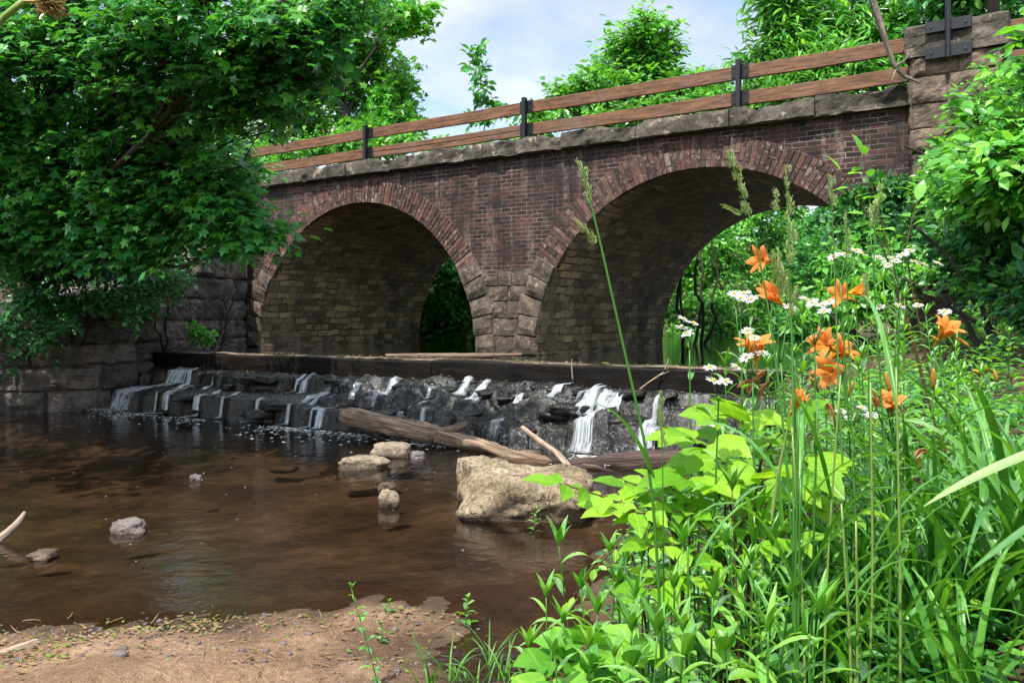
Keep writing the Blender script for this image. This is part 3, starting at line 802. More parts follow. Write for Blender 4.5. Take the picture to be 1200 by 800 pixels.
# big rough quoin at the corner of bridge and wing
# ------------------------------------------------------------------ weir
weir = empty('stepped_weir', W(5, .5, 0)); tag(weir, 'stepped black rock weir under a dark timber crest beam', 'weir')
def crest(s0, s1, z0, z1, q0, q1, mt, seed):
    mb = MB(); n = int((s1 - s0) / .08); ss = np.linspace(s0, s1, n)
    prof = np.array([(q0, z0), (q0, z1), ((q0 + q1) / 2, z1 + .006), (q1 - .02, z1), (q1, z1 - .02), (q1, (z0 + z1) / 2), (q1 - .01, z0)])
    S_, J = np.meshgrid(ss, np.arange(len(prof)), indexing='ij')
    Pn = np.stack([S_, prof[J, 0], prof[J, 1] + seed], -1)
    P = W(S_, prof[J, 0] + .015 * fbm(Pn, 2.5, 3, 3) * (J > 2), prof[J, 1] + .012 * fbm(Pn, 1.5, 3, 4) * (J > 0))
    mb.grid(P, uv=np.stack([S_, prof[J, 0] * 9 + prof[J, 1] * 9], -1))
    for e in (0, -1): mb.add(P[e], [list(range(len(prof)))])
    return mb
crest(-.6, 5.95, .60, .925, -.16, .06, 0, 1).build('crest_beam', M['old_timber'], weir)
crest(5.98, 11.6, .62, .945, -.12, .1, 0, 2).build('crest_beam', M['old_timber'], weir)
crest(.2, 2.9, .926, .945, -.13, -.01, 0, 3).build('crest_plank', M['pale_timber'], weir)
crest(2.96, 7.1, .93, .952, -.14, .0, 0, 3).build('crest_plank', M['pale_timber'], weir)
crest(7.2, 11.4, .945, .96, -.11, .05, 0, 5).build('crest_plank', M['pale_timber'], weir)

def apron_z(s, q):
    s, q = np.broadcast_arrays(np.asarray(s, float), np.asarray(q, float))
    P = np.stack([s, q * 0, s * 0], -1)
    j1 = .16 * fbm(P, .9, 3, 41); j2 = .18 * fbm(P, .8, 3, 42) + .1 * vnoise(P, 3.3, 44); j3 = .12 * fbm(P, .9, 3, 43) + .06 * vnoise(P, 4, 45)
    def cell(w, sh, sd):
        k = np.floor(s / w + sh + .25 * vnoise(np.stack([s, q, s * 0], -1), 2.0, sd)); return _hash(k, k * 0, k * 0, sd)
    lump = sstep(3.4, 5.6, s)
    P2 = np.stack([s, q, s * 0], -1)
    wob = .03 * vnoise(P2, 6, 58)
    e1 = .46 + j2 + .10 * cell(.62, .2, 71) * (1 + lump); e2 = 1.2 + j3 + .07 * cell(.8, .6, 72); e3 = .80 + .16 * cell(.5, .4, 73) + .5 * j2; e0 = .22 + .08 * cell(.7, .1, 74)
    def drop(e, w=.035): return sstep(e - w + wob, e + w + wob, q)
    z = .655 - .05 * drop(e0, .05) - .21 * drop(e1) - .03 * drop(e3, .15) - .35 * drop(e2) - .55 * sstep(e2 + .06, e2 + .3, q) - .05 * q
    h1 = .10 + .07 * cell(.62, .2, 75); h2 = .16 + .08 * cell(.5, .4, 76)
    zl = .67 - .05 * q - h1 * drop(e0 + .05, .08) - .09 * drop(e1, .07) - h2 * drop(e3, .06) - .28 * drop(e2, .05) - .6 * sstep(e2 + .05, e2 + .3, q)
    zl = zl + (.10 * fbm(P2, 1.6, 3, 51) + .06 * np.abs(vnoise(P2, 3.4, 52))) * sstep(0, .3, q) * sstep(1.4, 1.0, q)
    z = z * (1 - lump) + zl * lump
    z = z + (.03 * fbm(P2, 3, 4, 53) + .012 * fbm(P2, 12, 3, 54)) * sstep(.06, .2, q)
    # cracked into blocks
    return np.minimum(z, .74)
ss = np.linspace(-.8, 11.4, 640); qs = np.concatenate([np.linspace(.03, 1.75, 150)])
S_, Q_ = np.meshgrid(ss, qs, indexing='ij')
mb = MB(); mb.grid(W(S_, Q_, apron_z(S_, Q_)), uv=np.stack([S_, Q_], -1), flip=True)
m, nt, out = mat('wet_black_rock'); N = NT(nt); P = N.pos(); uv = N.uv()
a = N.noise(P, 5, 7, .65); b = N.noise(P, 30, 5, .65)
c = N.ramp(a, [(.3, (.004, .004, .004)), (.55, (.013, .012, .010)), (.75, (.045, .037, .028))])
# thin white water running down the slope in threads
cmb = N.n('CombineXYZ'); sz = N.n('SeparateXYZ'); N.link(P, sz.inputs[0]); s0_ = N.n('SeparateXYZ'); N.link(uv, s0_.inputs[0]); N.link(s0_.outputs['X'], cmb.inputs[0]); N.link(N.math('SUBTRACT', s0_.outputs['Y'], N.math('MULTIPLY', sz.outputs['Z'], 1.6)), cmb.inputs[1])
uv = cmb.outputs[0]
st = N.noise(N.mapping(uv, (6.5, 2.6, 1)), 1.6, 9, .75, 2.2)
su = N.n('SeparateXYZ'); N.link(uv, su.inputs[0])
side = N.ramp(N.math('MULTIPLY', su.outputs['X'], .1), [(.25, .2), (.5, .8)])
area = N.noise(uv, 1.3, 4, .55)
film = N.math('MULTIPLY', N.ramp(st, [(.53, 0.), (.64, 1.)]), N.ramp(area, [(.37, .05), (.55, 1.)]))
spk = N.ramp(N.noise(P, 45, 4, .7), [(.40, 0.), (.66, 1.)])
film = N.math('MULTIPLY', film, N.math('ADD', N.math('MULTIPLY', spk, .75), .25))
film = N.math('MULTIPLY', film, side)
c = N.mix(N.math('MULTIPLY', film, .8), c, (.55, .58, .62))
h = N.math('ADD', N.math('MULTIPLY', a, .6), N.math('MULTIPLY', b, .5)); h = N.math('ADD', h, N.math('MULTIPLY', st, .3))
N.princ(out, c, N.ramp(b, [(.35, .16), (.65, .5)]), N.bump(h, .7, .03), .4)
M['wet_rock'] = m
APRON = (mb, m)
# loose blocks along the ledges
def rockV(c, r, seed, flatz=.7, nu=16, nv=10, amp=.28, sc=1.3, ang=0):
    th = np.linspace(0, 2 * math.pi, nu + 1)[:-1]; ph = np.linspace(-math.pi / 2, math.pi / 2, nv)
    T_, H_ = np.meshgrid(th, ph, indexing='ij')
    D = np.stack([np.cos(T_) * np.cos(H_), np.sin(T_) * np.cos(H_), np.sin(H_)], -1)
    # squarish: push towards a rounded box, then chip
    Bx = D / (np.max(np.abs(D), -1, keepdims=True) ** .55)
    Q = Bx + D * (amp * fbm(D * 1.0 + seed * 3.7, sc, 4, seed))[..., None]
    Q = Q * np.array(r)
    if ang: Q = np.stack([Q[..., 0] * math.cos(ang) - Q[..., 1] * math.sin(ang), Q[..., 0] * math.sin(ang) + Q[..., 1] * math.cos(ang), Q[..., 2]], -1)
    return Q + np.asarray(c)
def add_rock(mb, *a, **k):
    P = rockV(*a, **k); n = P.shape[0]; P = np.concatenate([P, P[:1]], 0); mb.grid(P)
mb = APRON[0]
for i in range(46):
    s = RNG.uniform(.9, 11); q = RNG.choice([RNG.uniform(.25, .5), RNG.uniform(.8, 1.25)])
    z = float(apron_z(s, q)); r = RNG.uniform(.06, .17)
    add_rock(mb, W(s, q, z - .2 * r), (r * 1.7, r, r * .42), i + 300, nu=16, nv=10, amp=.42, sc=1.9, ang=RNG.uniform(0, 3))
mb.build('rock_apron', M['wet_rock'], weir, smooth=True)

# falling water
m, nt, out = mat('falling_water'); N = NT(nt); uv = N.uv()
oi = N.n('ObjectInfo'); ov = N.n('CombineXYZ'); N.link(N.math('MULTIPLY', oi.outputs['Random'], 60.0), ov.inputs[2])
add_ = N.n('VectorMath', operation='ADD'); N.link(uv, add_.inputs[0]); N.link(ov.outputs[0], add_.inputs[1]); nuv = add_.outputs[0]
st = N.noise(N.mapping(nuv, (22, 1.6, 1)), 1.0, 6, .65, .8)
sep = N.n('SeparateXYZ'); N.link(uv, sep.inputs[0])
fin = N.noise(N.mapping(nuv, (7, 7, 1)), 1.0, 6, .75, .8)
edge = N.math('MULTIPLY', N.math('ABSOLUTE', N.math('SUBTRACT', sep.outputs['X'], .5)), 2.0)
al = N.math('SUBTRACT', N.math('MULTIPLY', N.ramp(st, [(.36, .1), (.66, 1.)]), N.ramp(fin, [(.28, .3), (.5, 1.35)])), N.math('POWER', edge, 5.0), True)
df = N.n('BsdfDiffuse'); df.inputs['Color'].default_value = (.72, .77, .82, 1)
tl = N.n('BsdfTranslucent'); tl.inputs['Color'].default_value = (.7, .76, .82, 1)
gl = N.n('BsdfGlossy'); gl.inputs['Roughness'].default_value = .2
m1 = N.n('MixShader'); m1.inputs[0].default_value = .35; N.link(df.outputs[0], m1.inputs[1]); N.link(tl.outputs[0], m1.inputs[2])
m3 = N.n('MixShader'); m3.inputs[0].default_value = .12; N.link(m1.outputs[0], m3.inputs[1]); N.link(gl.outputs[0], m3.inputs[2])
tr = N.n('BsdfTransparent'); m2 = N.n('MixShader'); al = N.math('MULTIPLY', al, N.ramp(sep.outputs['Y'], [(0, 0.), (.16, .9), (.75, 1.), (1, .25)])); N.link(al, m2.inputs[0]); N.link(tr.outputs[0], m2.inputs[1]); N.link(m3.outputs[0], m2.inputs[2])
N.link(m2.outputs[0], out.inputs['Surface']); M['fall'] = m
def s_of(px, py_z, q=.7):
    """where along the weir a column of the photo falls, at distance q down its slope"""
    k = (px - CX) / F; o = WO + q * WM
    return (k * o[1] - o[0]) / (WU[0] - k * WU[1])
def cascade(px, q0, q1, wd, label, drift=0.0, slide=0.0, spread=1.0, s0=None):
    if s0 is None: s0 = s_of(px, 0, (q0 + q1) / 2)
    n = 34; qs = np.linspace(q0, q1, n); us = np.linspace(-1, 1, 13)
    U, Q = np.meshgrid(us, qs, indexing='ij'); f = (Q - q0) / (q1 - q0)
    S = s0 + slide * f + U * wd * .5 * (1 + (spread - 1) * f) + .03 * vnoise(np.stack([Q, Q * 0, Q * 0 + px], -1), 3, 2)
    zz_ = np.maximum.accumulate(apron_z(S, Q)[:, ::-1], axis=1)[:, ::-1]
    zz_ = np.maximum(zz_, 0.004)
    # water leaves a lip in an arc: a running maximum keeps it off the undercut
    z = zz_ + .028 + .015 * fbm(np.stack([S * 3, Q, Q * 0], -1), 2, 2, 5)
    Q2 = Q + .06 * (1 - np.abs(U) * .3)
    mb = MB(); mb.grid(W(S, Q2, z), uv=np.stack([(U + 1) / 2, f], -1))
    o = mb.build('cascade', M['fall'], smooth=True); tag(o, label, 'waterfall', 'threads of water falling down the weir'); return o
cascade(187, .05, 1.62, .5, 'widest white cascade beside the left wing wall', slide=-.5, spread=1.3)
cascade(232, .95, 1.5, .13, 'slim lower fall just right of the cascade at the wing wall', spread=1.3)
cascade(216, .05, .8, .1, 'thin slanting trickle on the top ledge beside the wing wall cascade', slide=.25)
cascade(338, 1.0, 1.45, .12, 'single thin thread falling into the pool left of the log end')
cascade(372, .35, .95, .2, 'white fan over the middle ledge left of the log end', spread=1.2)
cascade(700, .35, .95, .16, 'white upper run pouring over the ledge above the thick right fall', slide=-.1, spread=1.5)
cascade(690, .9, 1.42, .24, 'thick white fall dropping behind the dark log, above the boulder', spread=1.25)
cascade(722, .4, .85, .22, 'fringe of short drips beside the thick right fall', spread=1.3)
cascade(762, .8, 1.4, .16, 'broken white fall behind the tall grass stalk', spread=1.4)
cascade(452, .3, .9, .1, 'short faint thread on the ledge directly above the log end')
cascade(560, .3, .8, .12, 'thin slanting run between the log stub and the lumpy rock', slide=.15)
cascade(300, .95, 1.45, .08, 'hair thin drip on the lower step left of the single thread')
cascade(655, .3, .75, .12, 'narrow thread down the lumpy rock left of the thick fall')
cascade(835, .3, 1.3, .16, 'white run at the right end of the weir behind the lilies', spread=1.3)

for i in range(30):
    q = RNG.choice([.15, .42, .75, 1.0]); cascade(i, q, q + RNG.uniform(.3, .55), RNG.uniform(.05, .13), 'hair thin trickle among its like running down the dark weir ledges', slide=RNG.normal(0, .06), spread=1.3, s0=RNG.uniform(.6, 10.2))
# foam flecks on the pool
mb = MB()
for i in range(220):
    px, py = RNG.beta(1.3, 1.8) * 640, 486 + RNG.exponential(38)
    if py > 660: continue
    p = onz(px, py, .004)
    if sdist(p[:2], LOW) > -.1: continue
    r = RNG.uniform(.002, .0075); a = RNG.uniform(0, 6)
    V = [p + [r * math.cos(a + k * 1.257) * 1.4, r * math.sin(a + k * 1.257), 0] for k in range(5)]
    mb.add(V, [list(range(5))])
for i in range(1100):   # froth where the falls land
    px = RNG.choice([160, 150, 228, 335, 330, 375, 520, 690, 700, 420, 480]) + RNG.normal(0, 16)
    s = s_of(px, 0, 1.5); p = W(s, 1.42 + RNG.exponential(.22), .006)
    r = RNG.uniform(.004, .02); a = RNG.uniform(0, 6)
    mb.add([p + [r * math.cos(a + k * 1.257) * 1.5, r * math.sin(a + k * 1.257), .001 * k] for k in range(5)], [list(range(5))])
plain_mat('foam', (.62, .62, .6), .5, .4, 0, .1)
o = mb.build('foam', M['foam']); tag(o, 'white foam flecks drifting on the brown pool', 'foam', kind='stuff')
# ------------------------------------------------------------------ foliage
def unit(v): return v / (np.linalg.norm(v, axis=-1, keepdims=True) + 1e-9)
LEAF = {
 'maple': (np.array([(0, 0, 0), (1, 0, -.12), (.5, 0, .02), (.02, .2, .03), (.02, .47, -.02), (.26, .3, .03), (.58, .56, -.05), (.58, .22, .03), (.02, -.2, .03), (.02, -.47, -.02), (.26, -.3, .03), (.58, -.56, -.05), (.58, -.22, .03)]),
           [(0, 2, 1, 7, 6, 5, 4, 3), (0, 8, 9, 10, 11, 12, 1, 2)]),
 'ovate': (np.array([(0, 0, 0), (.35, 0, -.02), (.7, 0, -.05), (1, 0, -.16), (.18, .17, .03), (.5, .26, .03), (.8, .14, -.04), (.18, -.17, .03), (.5, -.26, .03), (.8, -.14, -.04)]),
           [(0, 1, 5, 4), (1, 2, 6, 5), (2, 3, 6), (0, 7, 8, 1), (1, 8, 9, 2), (2, 9, 3)]),
'lobed': (np.array([(0, 0, 0), (.33, 0, -.01), (.66, 0, -.05), (1, 0, -.2), (-.06, .16, .03), (.0, .3, .03), (.16, .42, -.02), (.27, .36, .03), (.4, .4, .0), (.6, .42, -.07), (.64, .28, .0), (.82, .18, -.08), (-.06, -.16, .03), (.0, -.3, .03), (.16, -.42, -.02), (.27, -.36, .03), (.4, -.4, .0), (.6, -.42, -.07), (.64, -.28, .0), (.82, -.18, -.08)]),
           [(0, 1, 7, 6, 5, 4), (1, 2, 10, 9, 8, 7), (2, 3, 11, 10), (0, 12, 13, 14, 15, 1), (1, 15, 16, 17, 18, 2), (2, 18, 19, 3)]),
 'rhomb': (np.array([(0, 0, 0), (.5, .3, .05), (1, 0, -.08), (.5, -.3, .05)]), [(0, 2, 1), (0, 3, 2)]),
 'lance': (np.array([(0, 0, 0), (.5, 0, 0), (1, 0, -.2), (.3, .1, .02), (.7, .07, -.05), (.3, -.1, .02), (.7, -.07, -.05)]),
           [(0, 1, 4, 3), (1, 2, 4), (0, 5, 6, 1), (1, 6, 2)]),
}
def put_leaves(mb, kind, pos, d, nrm, size, mi=0):
    T, Fc = LEAF[kind]
    pos, d, nrm, size = [np.asarray(q, float) for q in (pos, d, nrm, size)]
    d = unit(d); s = unit(np.cross(nrm, d)); u = np.cross(d, s)
    n = len(pos); k = len(T)
    V = pos[:, None] + size[:, None, None] * (T[None, :, 0:1] * d[:, None] + T[None, :, 1:2] * s[:, None] + T[None, :, 2:3] * u[:, None])
    off = np.arange(n)[:, None] * k
    first = True; base = mb.n
    mb.v.append(V.reshape(-1, 3)); mb.n += n * k; mb.uv.append(np.tile(T[:, :2], (n, 1))); mb.hasuv = True
    for L in sorted(set(len(f) for f in Fc)):
        fa = np.array([f for f in Fc if len(f) == L])
        mb.f.append(((off[:, None] + fa[None]).reshape(-1, L) + base, mi))

def curve(a, b, n=6, bend=.15, up=0.0):
    a, b = np.asarray(a, float), np.asarray(b, float); t = np.linspace(0, 1, n)[:, None]
    L = np.linalg.norm(b - a); k = RNG.normal(0, 1, 3) * L * bend * .6 + np.array([0, 0, up * L])
    w = RNG.normal(0, 1, (n, 3)) * L * .018; w[0] = w[-1] = 0
    return a + (b - a) * t + k * (4 * t * (1 - t)) * .5 + w

def grow(base, lobes, leaf, size, dens, trunk_r, bark, mats, name, label, cat, group=None, stems=1, subs=9, sprays=4, per=9, spray_r=.34, flat=.75, fork=.45, droop=.0, tip=None, lean=0.0, sink=.15):
    """tree or shrub: trunk mesh (with its limbs and twigs) and a crown of single leaves on the twigs"""
    base = np.asarray(base, float)
    root = empty(name, base); tag(root, label, cat, group)
    tb, cb = MB(), MB()
    cen = np.mean([np.asarray(l[0]) for l in lobes], 0)
    topz = max(l[0][2] for l in lobes)
    trunks = []
    for k in range(stems):
        b = base + (RNG.normal(0, 1, 3) * [.25, .25, 0] if stems > 1 else 0) - [0, 0, sink]
        tgt = cen * .55 + base * .45; tgt = np.array([tgt[0], tgt[1], base[2] + (topz - base[2]) * (.75 if stems == 1 else .5)])
        if stems > 1: tgt = tgt + RNG.normal(0, 1, 3) * [.5, .5, .1]
        P = curve(b, tgt, 10, .08); trunks.append(P)
        tb.tube(P, np.linspace(trunk_r, trunk_r * .35, 10) * (1 + .25 * np.exp(-np.arange(10) * 1.5)), 9 if stems == 1 else 6, rough=.12)
    PO, DI, NO, SZ = [], [], [], []
    for c, r, *o in lobes:
        c = np.asarray(c, float); dmul = o[0] if o else 1.0
        TP = trunks[RNG.integers(len(trunks))]
        # limb leaves the trunk below the lobe
        hz = TP[:, 2]; want = base[2] + (c[2] - base[2]) * (1 - fork) + RNG.uniform(-.1, .1)
        i = int(np.clip(np.argmin(np.abs(hz - want)), 1, len(TP) - 1))
        limb = curve(TP[i], c, 8, .12, .06)
        lr = trunk_r * .35 * min(1, .5 + r / 3)
        tb.tube(limb, np.linspace(lr, lr * .3, 8), 6, rough=.1)
        ns = max(3, int(subs * dmul))
        for k in range(ns):
            e = unit(RNG.normal(0, 1, 3)); e[2] *= .8
            end = c + e * r * RNG.uniform(.45, 1.0)
            st = limb[RNG.integers(4, 8)]
            sub = curve(st, end, 6, .2, .05)
            sub[:, 2] -= droop * np.linspace(0, 1, 6) ** 2 * r
            tb.tube(sub, np.linspace(lr * .25, .004, 6), 4)
            for q in range(sprays):
                f = .3 + .7 * (q + RNG.uniform(0, 1)) / sprays
                x = f * 5; j = int(min(x, 4)); p = sub[j] + (sub[j + 1] - sub[j]) * (x - j)
                ax = unit(unit(end - st) * .5 + RNG.normal(0, 1, 3) * [.7, .7, .25])
                n_ = max(3, int(per * dens * RNG.uniform(.6, 1.3)))
                # a flattish spray of leaves along a twig
                up = unit(np.array([0, 0, 1.]) * flat + RNG.normal(0, 1, 3) * (1 - flat) * .6 + np.array([0, -.25, 0]))
                sd = unit(np.cross(up, ax)); L = spray_r * RNG.uniform(.6, 1.3)
                tt = RNG.uniform(0.05, 1, n_); sgn = np.where(RNG.random(n_) < .5, -1, 1)
                pp = p + ax * (tt * L)[:, None] + sd * (sgn * RNG.uniform(.0, .45, n_) * L)[:, None] + RNG.normal(0, 1, (n_, 3)) * L * .13
                dd = ax * .55 + sd * (sgn * .75)[:, None] + RNG.normal(0, .28, (n_, 3)) - np.array([0, 0, .22 + droop * .3])
                nn = up + RNG.normal(0, .33, (n_, 3))
                PO.append(pp); DI.append(dd); NO.append(nn); SZ.append(size * RNG.uniform(.5, 1.35, n_))
                tb.tube([p, p + ax * L * .9], [.005, .002], 3, cap=False)
    PO, DI, NO, SZ = [np.concatenate(q) for q in (PO, DI, NO, SZ)]
    mi = (RNG.random(len(PO)) < .5).astype(int)
    for k in range(len(mats)):
        s = (mi == k) if len(mats) > 1 else np.ones(len(PO), bool)
        put_leaves(cb, leaf, PO[s], DI[s], NO[s], SZ[s], k)
    tb.build('trunk', M[bark], root, smooth=True)
    cb.build('crown', [M[q] for q in mats], root)
    return root

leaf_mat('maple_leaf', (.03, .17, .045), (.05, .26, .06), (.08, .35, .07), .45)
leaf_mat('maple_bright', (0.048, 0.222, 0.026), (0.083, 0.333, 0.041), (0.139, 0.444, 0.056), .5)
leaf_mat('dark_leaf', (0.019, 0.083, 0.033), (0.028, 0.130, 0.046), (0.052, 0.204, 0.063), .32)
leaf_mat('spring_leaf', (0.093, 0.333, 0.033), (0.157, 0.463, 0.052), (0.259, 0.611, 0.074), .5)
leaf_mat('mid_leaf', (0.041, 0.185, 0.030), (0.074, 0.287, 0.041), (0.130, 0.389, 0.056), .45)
leaf_mat('lime_leaf', (.13, .34, .018), (.21, .45, .028), (.31, .53, .04), .5, gloss=.04, vein='leaf')
leaf_mat('blade_leaf', (.045, .19, .025), (.085, .29, .038), (.16, .42, .055), .45, gloss=.03, vein='blade')
leaf_mat('weed_leaf', (.085, .30, .028), (.15, .42, .04), (.26, .54, .06), .48, gloss=.05, vein='blade')

def LB(px, py, Y, rpx, *o): return (at(px, py, Y), rpx / F * Y, *o)
def gnd(px, Y):
    X = (px - CX) / F * Y; return np.array([X, Y, float(height(np.array(X), np.array(Y)))])

# the big maple on the left bank, its crown spreads over the pool and above the frame
lob = [LB(45, 150, 11, 55), LB(110, 155, 10.6, 60), LB(165, 175, 10.3, 50), LB(225, 205, 10.2, 45), LB(258, 225, 10.1, 34), LB(285, 250, 10.0, 24, .8), LB(312, 272, 10, 12, .5),
       LB(225, 245, 10.6, 34), LB(180, 245, 10.8, 50), LB(110, 225, 11, 50), LB(35, 225, 11.2, 50), LB(262, 195, 11, 28, .7), LB(240, 160, 11.5, 30, .6), LB(270,262,10.3,16,.5),
       LB(50, 40, 10, 70), LB(130, 50, 9.5, 65), LB(200, 70, 9, 55), LB(275, 60, 8.6, 50, .8), LB(345, 50, 8.4, 46, .7), LB(390, 25, 8.2, 40, .6), LB(330, 0, 8, 55, .7), LB(240, 0, 8, 60),
       LB(150, 110, 11, 45), LB(70, 95, 11.5, 55), LB(-30, 90, 10, 70), LB(-30, 220, 11, 60), LB(420, -20, 8, 50), LB(200, 165, 11, 40), LB(255, 205, 10.5, 36), LB(150, 215, 10.6, 45), LB(70, 190, 10.8, 50), LB(210, 120, 10.8, 40, .7), LB(0, 150, 10.6, 50), LB(180, 20, 9, 55), LB(90, 0, 9.5, 60), LB(0, 40, 10, 60), LB(310, 110, 9.2, 34, .8), LB(370, 90, 8.6, 30, .7), LB(60, 275, 11.2, 42), LB(125, 285, 11.2, 42), LB(170, 285, 11, 30, .8), LB(0, 290, 11.4, 50)]
for c, r in (((-8.5, 7.5, 7.6), 1.6), ((-7, 5.5, 8.4), 1.5), ((-9.5, 10, 8.4), 1.7), ((-9, 13, 8.8), 1.9), ((-11, 8, 6.8), 1.8), ((-10.5, 5.2, 7.2), 1.6), ((-12, 11, 7.5), 1.9)):
    lob.append((np.array(c), r, 1.0))
mb_ = gnd(22, 14.3)
grow(mb_, lob, 'maple', .118, 1.35, .30, 'bark', ['maple_leaf', 'maple_bright'], 'maple_tree', 'big dark trunked maple overhanging the pool, its lit spray reaching the left arch', 'tree', None, subs=14, sprays=5, per=10, spray_r=.46, flat=.9, fork=.4, droop=.15)

# shaded shrubs on the left bank above the wing wall
GS = 'shaded shrubs over the wing wall'
def shrub(name, label, lobes, leaf='rhomb', size=.09, mats=('dark_leaf', 'maple_leaf'), by=None, group=None, cat='shrub', **k):
    if by is None:
        dy = 2.2 if group == GS else 0
        c = np.mean([l[0] for l in lobes], 0); c = c + [0, dy, 0]; by = np.array([c[0], c[1], float(height(np.array(c[0]), np.array(c[1])))])
    kw = dict(stems=4, subs=12, sprays=4, per=10, spray_r=.3, flat=.6, fork=.7, droop=.1); kw.update(k)
    return grow(by, lobes, leaf, size, kw.pop('dens', 1.2), kw.pop('tr', .035), kw.pop('bark', 'bark'), list(mats), name, label, cat, group, **kw)
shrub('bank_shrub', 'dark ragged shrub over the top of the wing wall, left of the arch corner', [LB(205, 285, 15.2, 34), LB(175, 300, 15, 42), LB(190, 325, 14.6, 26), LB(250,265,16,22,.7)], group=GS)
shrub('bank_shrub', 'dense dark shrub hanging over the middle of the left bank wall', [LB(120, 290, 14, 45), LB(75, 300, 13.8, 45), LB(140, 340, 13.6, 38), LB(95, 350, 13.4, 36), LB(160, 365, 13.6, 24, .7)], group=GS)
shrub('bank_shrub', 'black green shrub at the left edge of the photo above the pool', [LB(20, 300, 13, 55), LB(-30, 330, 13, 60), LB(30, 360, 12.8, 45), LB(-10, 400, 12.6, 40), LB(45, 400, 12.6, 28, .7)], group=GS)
shrub('bank_shrub', 'small leafy sprig growing from the wing wall joints near the crest', [LB(238, 396, 15.3, 11), LB(228, 386, 15.2, 8)], by=at(236, 404, 15.35), size=.07, mats=('mid_leaf', 'maple_bright'), stems=3, tr=.012, subs=7, spray_r=.14)

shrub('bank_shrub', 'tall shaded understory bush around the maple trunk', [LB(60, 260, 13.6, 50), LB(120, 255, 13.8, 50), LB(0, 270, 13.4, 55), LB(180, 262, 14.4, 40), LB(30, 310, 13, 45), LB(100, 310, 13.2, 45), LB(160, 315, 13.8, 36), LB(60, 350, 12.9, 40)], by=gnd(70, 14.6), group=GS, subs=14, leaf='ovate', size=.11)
# trees and shrubs beyond the bridge
GT = 'trees beyond the bridge'
def btree(name, label, px, Y, lobes, leaf, size, mats, tr, bark='bark', cat='tree', group=GT, **k):
    kw = dict(subs=13, sprays=5, per=11, spray_r=.5, flat=.55, fork=.4); kw.update(k)
    return grow(gnd(px, Y), [LB(a, b, Y + RNG.uniform(-1.2, 1.2), r, *o) for a, b, r, *o in lobes], leaf, size, kw.pop('dens', 1.1), tr, bark, list(mats), name, label, cat, group, **kw)
btree('broadleaf_tree', 'tall full green tree behind the left end of the railing', 405, 24, [(330, 130, 40), (375, 150, 40), (415, 110, 42), (455, 70, 40), (400, 50, 55), (345, 75, 50), (455, 145, 32), (425, 165, 26), (360, -10, 60), (440, -10, 55), (480, 20, 25), (300, 60, 50), (470, 110, 25), (290, -20, 60)], 'maple', .2, ('maple_bright', 'spring_leaf'), .26, subs=15, spray_r=.6)
btree('willow_tree', 'pale feathery tree in the gap between maple and railing', 265, 30, [(250, 145, 34), (285, 130, 28), (240, 175, 30), (285, 165, 26), (225, 120, 24, .6), (310, 175, 22)], 'lance', .28, ('mid_leaf', 'spring_leaf'), .14, dens=1.0)
btree('low_shrub', 'low bright shrub behind the railing below the tall left tree', 370, 21.5, [(330, 180, 20), (370, 172, 22), (410, 165, 18), (450, 172, 20), (480, 165, 12, .6), (300, 190, 20)], 'rhomb', .16, ('spring_leaf', 'mid_leaf'), .05, cat='shrub', stems=4, spray_r=.35)
btree('sapling', 'slender lone sapling with tufted top against the sky', 566, 23, [(560, 62, 11, .8), (568, 88, 13, .8), (572, 112, 11, .7), (585, 128, 9, .5), (562, 140, 12, .5)], 'ovate', .24, ('mid_leaf', 'maple_leaf'), .05, subs=6, sprays=3, per=6, spray_r=.28, fork=.15)
btree('low_shrub', 'sparse sunlit shrub between the rails by the lone sapling', 560, 22, [(520, 175, 12, .6), (560, 165, 13, .6), (600, 155, 12, .6), (640, 125, 20), (625, 150, 14, .6), (670, 118, 18)], 'ovate', .2, ('spring_leaf', 'mid_leaf'), .04, cat='shrub', stems=4, spray_r=.35, subs=8)
btree('broadleaf_tree', 'light green bushy tree topping the railing over the pier', 752, 23, [(756, 30, 12, .6), (742, 55, 16, .7), (770, 60, 14, .6), (752, 42, 14, .7), (742, 70, 24), (712, 82, 24), (775, 78, 24), (795, 95, 22), (740, 105, 28), (700, 115, 22), (780, 120, 25), (760, 20, 9, .5), (815, 108, 18), (725, 130, 25), (830, 95, 12, .6), (735, 45, 14, .6), (780, 50, 14, .6), (690, 95, 18), (765, 95, 26), (665, 112, 18), (850, 110, 16), (720, 60, 14, .6)], 'ovate', .2, ('spring_leaf', 'mid_leaf'), .12, fork=.3, subs=13, spray_r=.55, flat=.8, dens=1.0)
btree('low_shrub', 'bright shrub seen between the two boards over the right arch', 800, 20.5, [(700, 138, 15), (740, 132, 18), (780, 128, 18), (820, 122, 18), (850, 118, 18), (880, 112, 18), (915, 108, 18)], 'rhomb', .17, ('spring_leaf', 'mid_leaf'), .05, cat='shrub', stems=5, spray_r=.35)
btree('ash_tree', 'tall feathery leaved tree behind the right span of the railing', 985, 19, [(925, 30, 34), (965, 20, 40), (1010, 30, 42), (900, 70, 24), (945, 75, 34), (990, 80, 34), (1040, 60, 36), (915, 105, 24), (960, 110, 24), (1010, 112, 28), (1060, 20, 45), (970, -30, 50), (1050, -40, 60), (920, -10, 28), (1050, 100, 26)], 'lance', .3, ('mid_leaf', 'spring_leaf'), .2, subs=17, sprays=6, per=13, spray_r=.6, dens=1.2)
btree('broadleaf_tree', 'dark tree standing behind the stone end pilaster', 1130, 17, [(1090, 0, 40), (1150, -10, 45), (1210, 60, 40), (1120, -30, 55), (1180, -20, 55), (1220, 20, 60), (1190, 110, 40), (1230, 130, 50)], 'ovate', .2, ('mid_leaf', 'maple_leaf'), .2)
